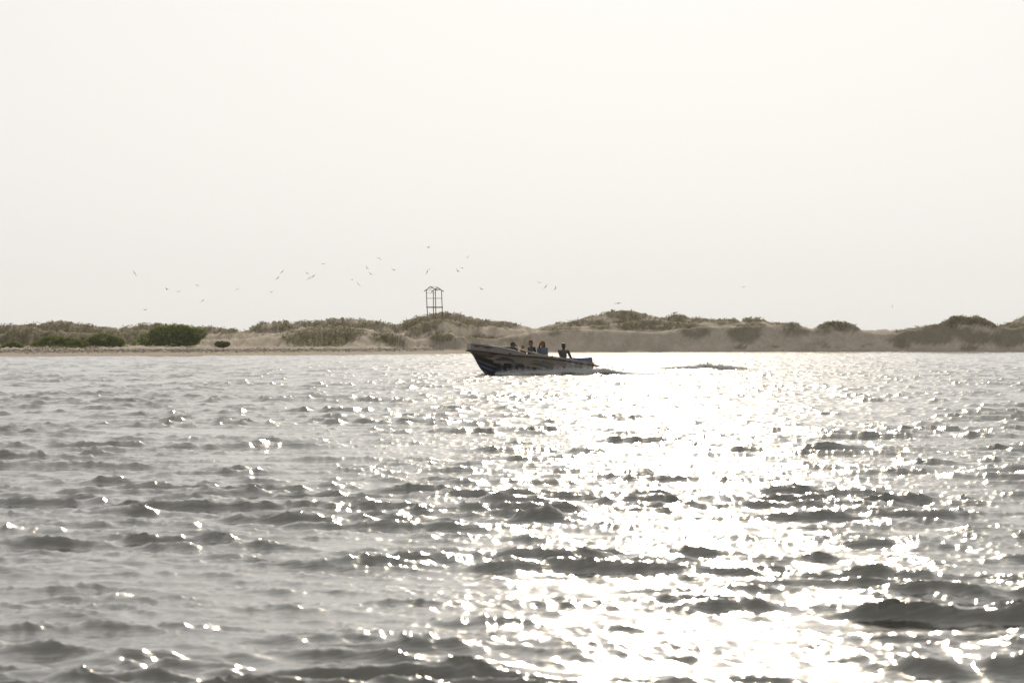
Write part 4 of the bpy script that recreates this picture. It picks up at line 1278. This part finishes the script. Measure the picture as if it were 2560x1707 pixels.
def blobs(name, P, s, label):
    """droplet clusters: one small irregular tetrahedron per point"""
    rng = np.random.RandomState(len(P))
    o8 = np.array([[1, 0, -.5], [-.6, .9, -.5], [-.6, -.9, -.5], [0, 0, 1]], float)
    f8 = np.array([[0, 1, 3], [1, 2, 3], [2, 0, 3], [0, 2, 1]])
    n = len(P)
    V = (P[:, None, :] + o8[None] * s[:, None, None] * rng.uniform(.6, 1.4, (n, 4, 1))).reshape(-1, 3)
    Fc = (np.arange(n)[:, None, None] * 4 + f8[None]).reshape(-1, 3)
    o = mesh_np(name, V, Fc, M_FOAM, smooth=True)
    tag(o, label, None, None, 'stuff')
    return o


def build_spray():
    rng = np.random.RandomState(77)
    bxs = []; bys = []; zz = []; ss = []
    env_x = [-0.9, -0.3, 0.2, 0.8, 1.3, 1.8, 2.3, 2.7, 3.2, 3.7, 4.1, 4.5]
    env_h = [.05, .10, .20, .36, .42, .28, .20, .18, .28, .40, .30, .08]
    n = 30000
    bx = rng.uniform(-0.9, 4.5, n)
    clump = 0.65 + 0.5 * np.sin(bx * 7.3) * np.sin(bx * 17.1 + 1) + 0.35 * rng.standard_normal(n)
    H = np.interp(bx, env_x, env_h) * np.clip(clump, .25, 1.6)
    along = np.clip((4.7 - bx) / 4.7, 0, 1)
    c = 0.62 + 0.70 * along
    by = c + 0.16 * rng.standard_normal(n) - 0.05
    f = rng.uniform(0, 1, n) ** 1.9
    side = np.where(rng.uniform(0, 1, n) < 0.78, 1, -1)
    x, y = boat_xy(bx, by * side)
    base = surf_h(x, y)
    z = base + f * H * np.exp(-((by - c) / .22) ** 2) + 0.005
    s = rng.uniform(0.005, 0.015, n) * (1.25 - 0.6 * f)
    blobs('spray', np.stack([x, y, z], 1), s, 'white spray thrown up along the side of the speeding boat')
    # lumpy foam lying on the water along the hull and astern
    n = 13000
    bx = np.where(rng.uniform(0, 1, n) < .55, rng.uniform(-1.4, 4.3, n), rng.uniform(-4.5, 0, n))
    along = np.clip((4.7 - bx) / 4.7, 0, 1)
    c = 0.60 + 0.72 * along + 0.10 * np.maximum(-bx, 0)
    by = c + (0.16 + 0.05 * np.maximum(-bx, 0)) * rng.standard_normal(n)
    aft = bx < -0.2
    by = np.where(aft & (rng.uniform(0, 1, n) < .5), rng.uniform(-1, 1, n) * (0.7 + 0.1 * np.maximum(-bx, 0)), by)
    side = np.where(rng.uniform(0, 1, n) < 0.75, 1, -1)
    x, y = boat_xy(bx, by * side)
    z = surf_h(x, y)
    keep = rng.uniform(0, 1, n) < np.clip(1 - (-bx - 0.3) / 4.0, 0.06, 1)
    blobs('foam', np.stack([x, y, z], 1)[keep], rng.uniform(0.012, 0.032, n)[keep], 'foam streaks on the water beside and behind the boat')
    # the wake crest breaking to the right of the boat
    n = 5200
    xs = 9.2 + np.clip(rng.standard_normal(n) * 1.0, -2.6, 2.0)
    ys = 173.0 + 0.10 * (xs - 9.2) + 0.16 * rng.standard_normal(n) - 0.12
    hh = np.interp(xs, [6.8, 8, 8.8, 9.3, 9.8, 10.3, 11.4], [.02, .06, .10, .22, .15, .11, .02])
    f = rng.uniform(0, 1, n) ** 1.7
    z = surf_h(xs, ys) + f * hh * (0.75 + .4 * np.sin(xs * 11) * np.sin(xs * 23))
    blobs('foam', np.stack([xs, ys, z], 1), rng.uniform(.008, .026, n), 'breaking crest of the boat wake right of the stern')


build_spray()


# ------------------------------------------------------------------ thin sea haze in the air
def build_haze():
    m = bpy.data.materials.new('haze'); m.use_nodes = True
    n = m.node_tree; n.nodes.clear()
    v = n.nodes.new('ShaderNodeVolumePrincipled'); v.inputs['Color'].default_value = (0.96, 0.96, 0.96, 1)
    v.inputs['Density'].default_value = HAZE; v.inputs['Anisotropy'].default_value = 0.35
    o = n.nodes.new('ShaderNodeOutputMaterial'); n.links.new(v.outputs[0], o.inputs['Volume'])
    b = MB(); b.box((0, 790, 9), (1700, 1640, 25))
    h = b.build('haze', m)
    h['kind'] = 'stuff'; h['label'] = 'thin pale sea haze softening the far shore'


HAZE = 0.00006
build_haze()
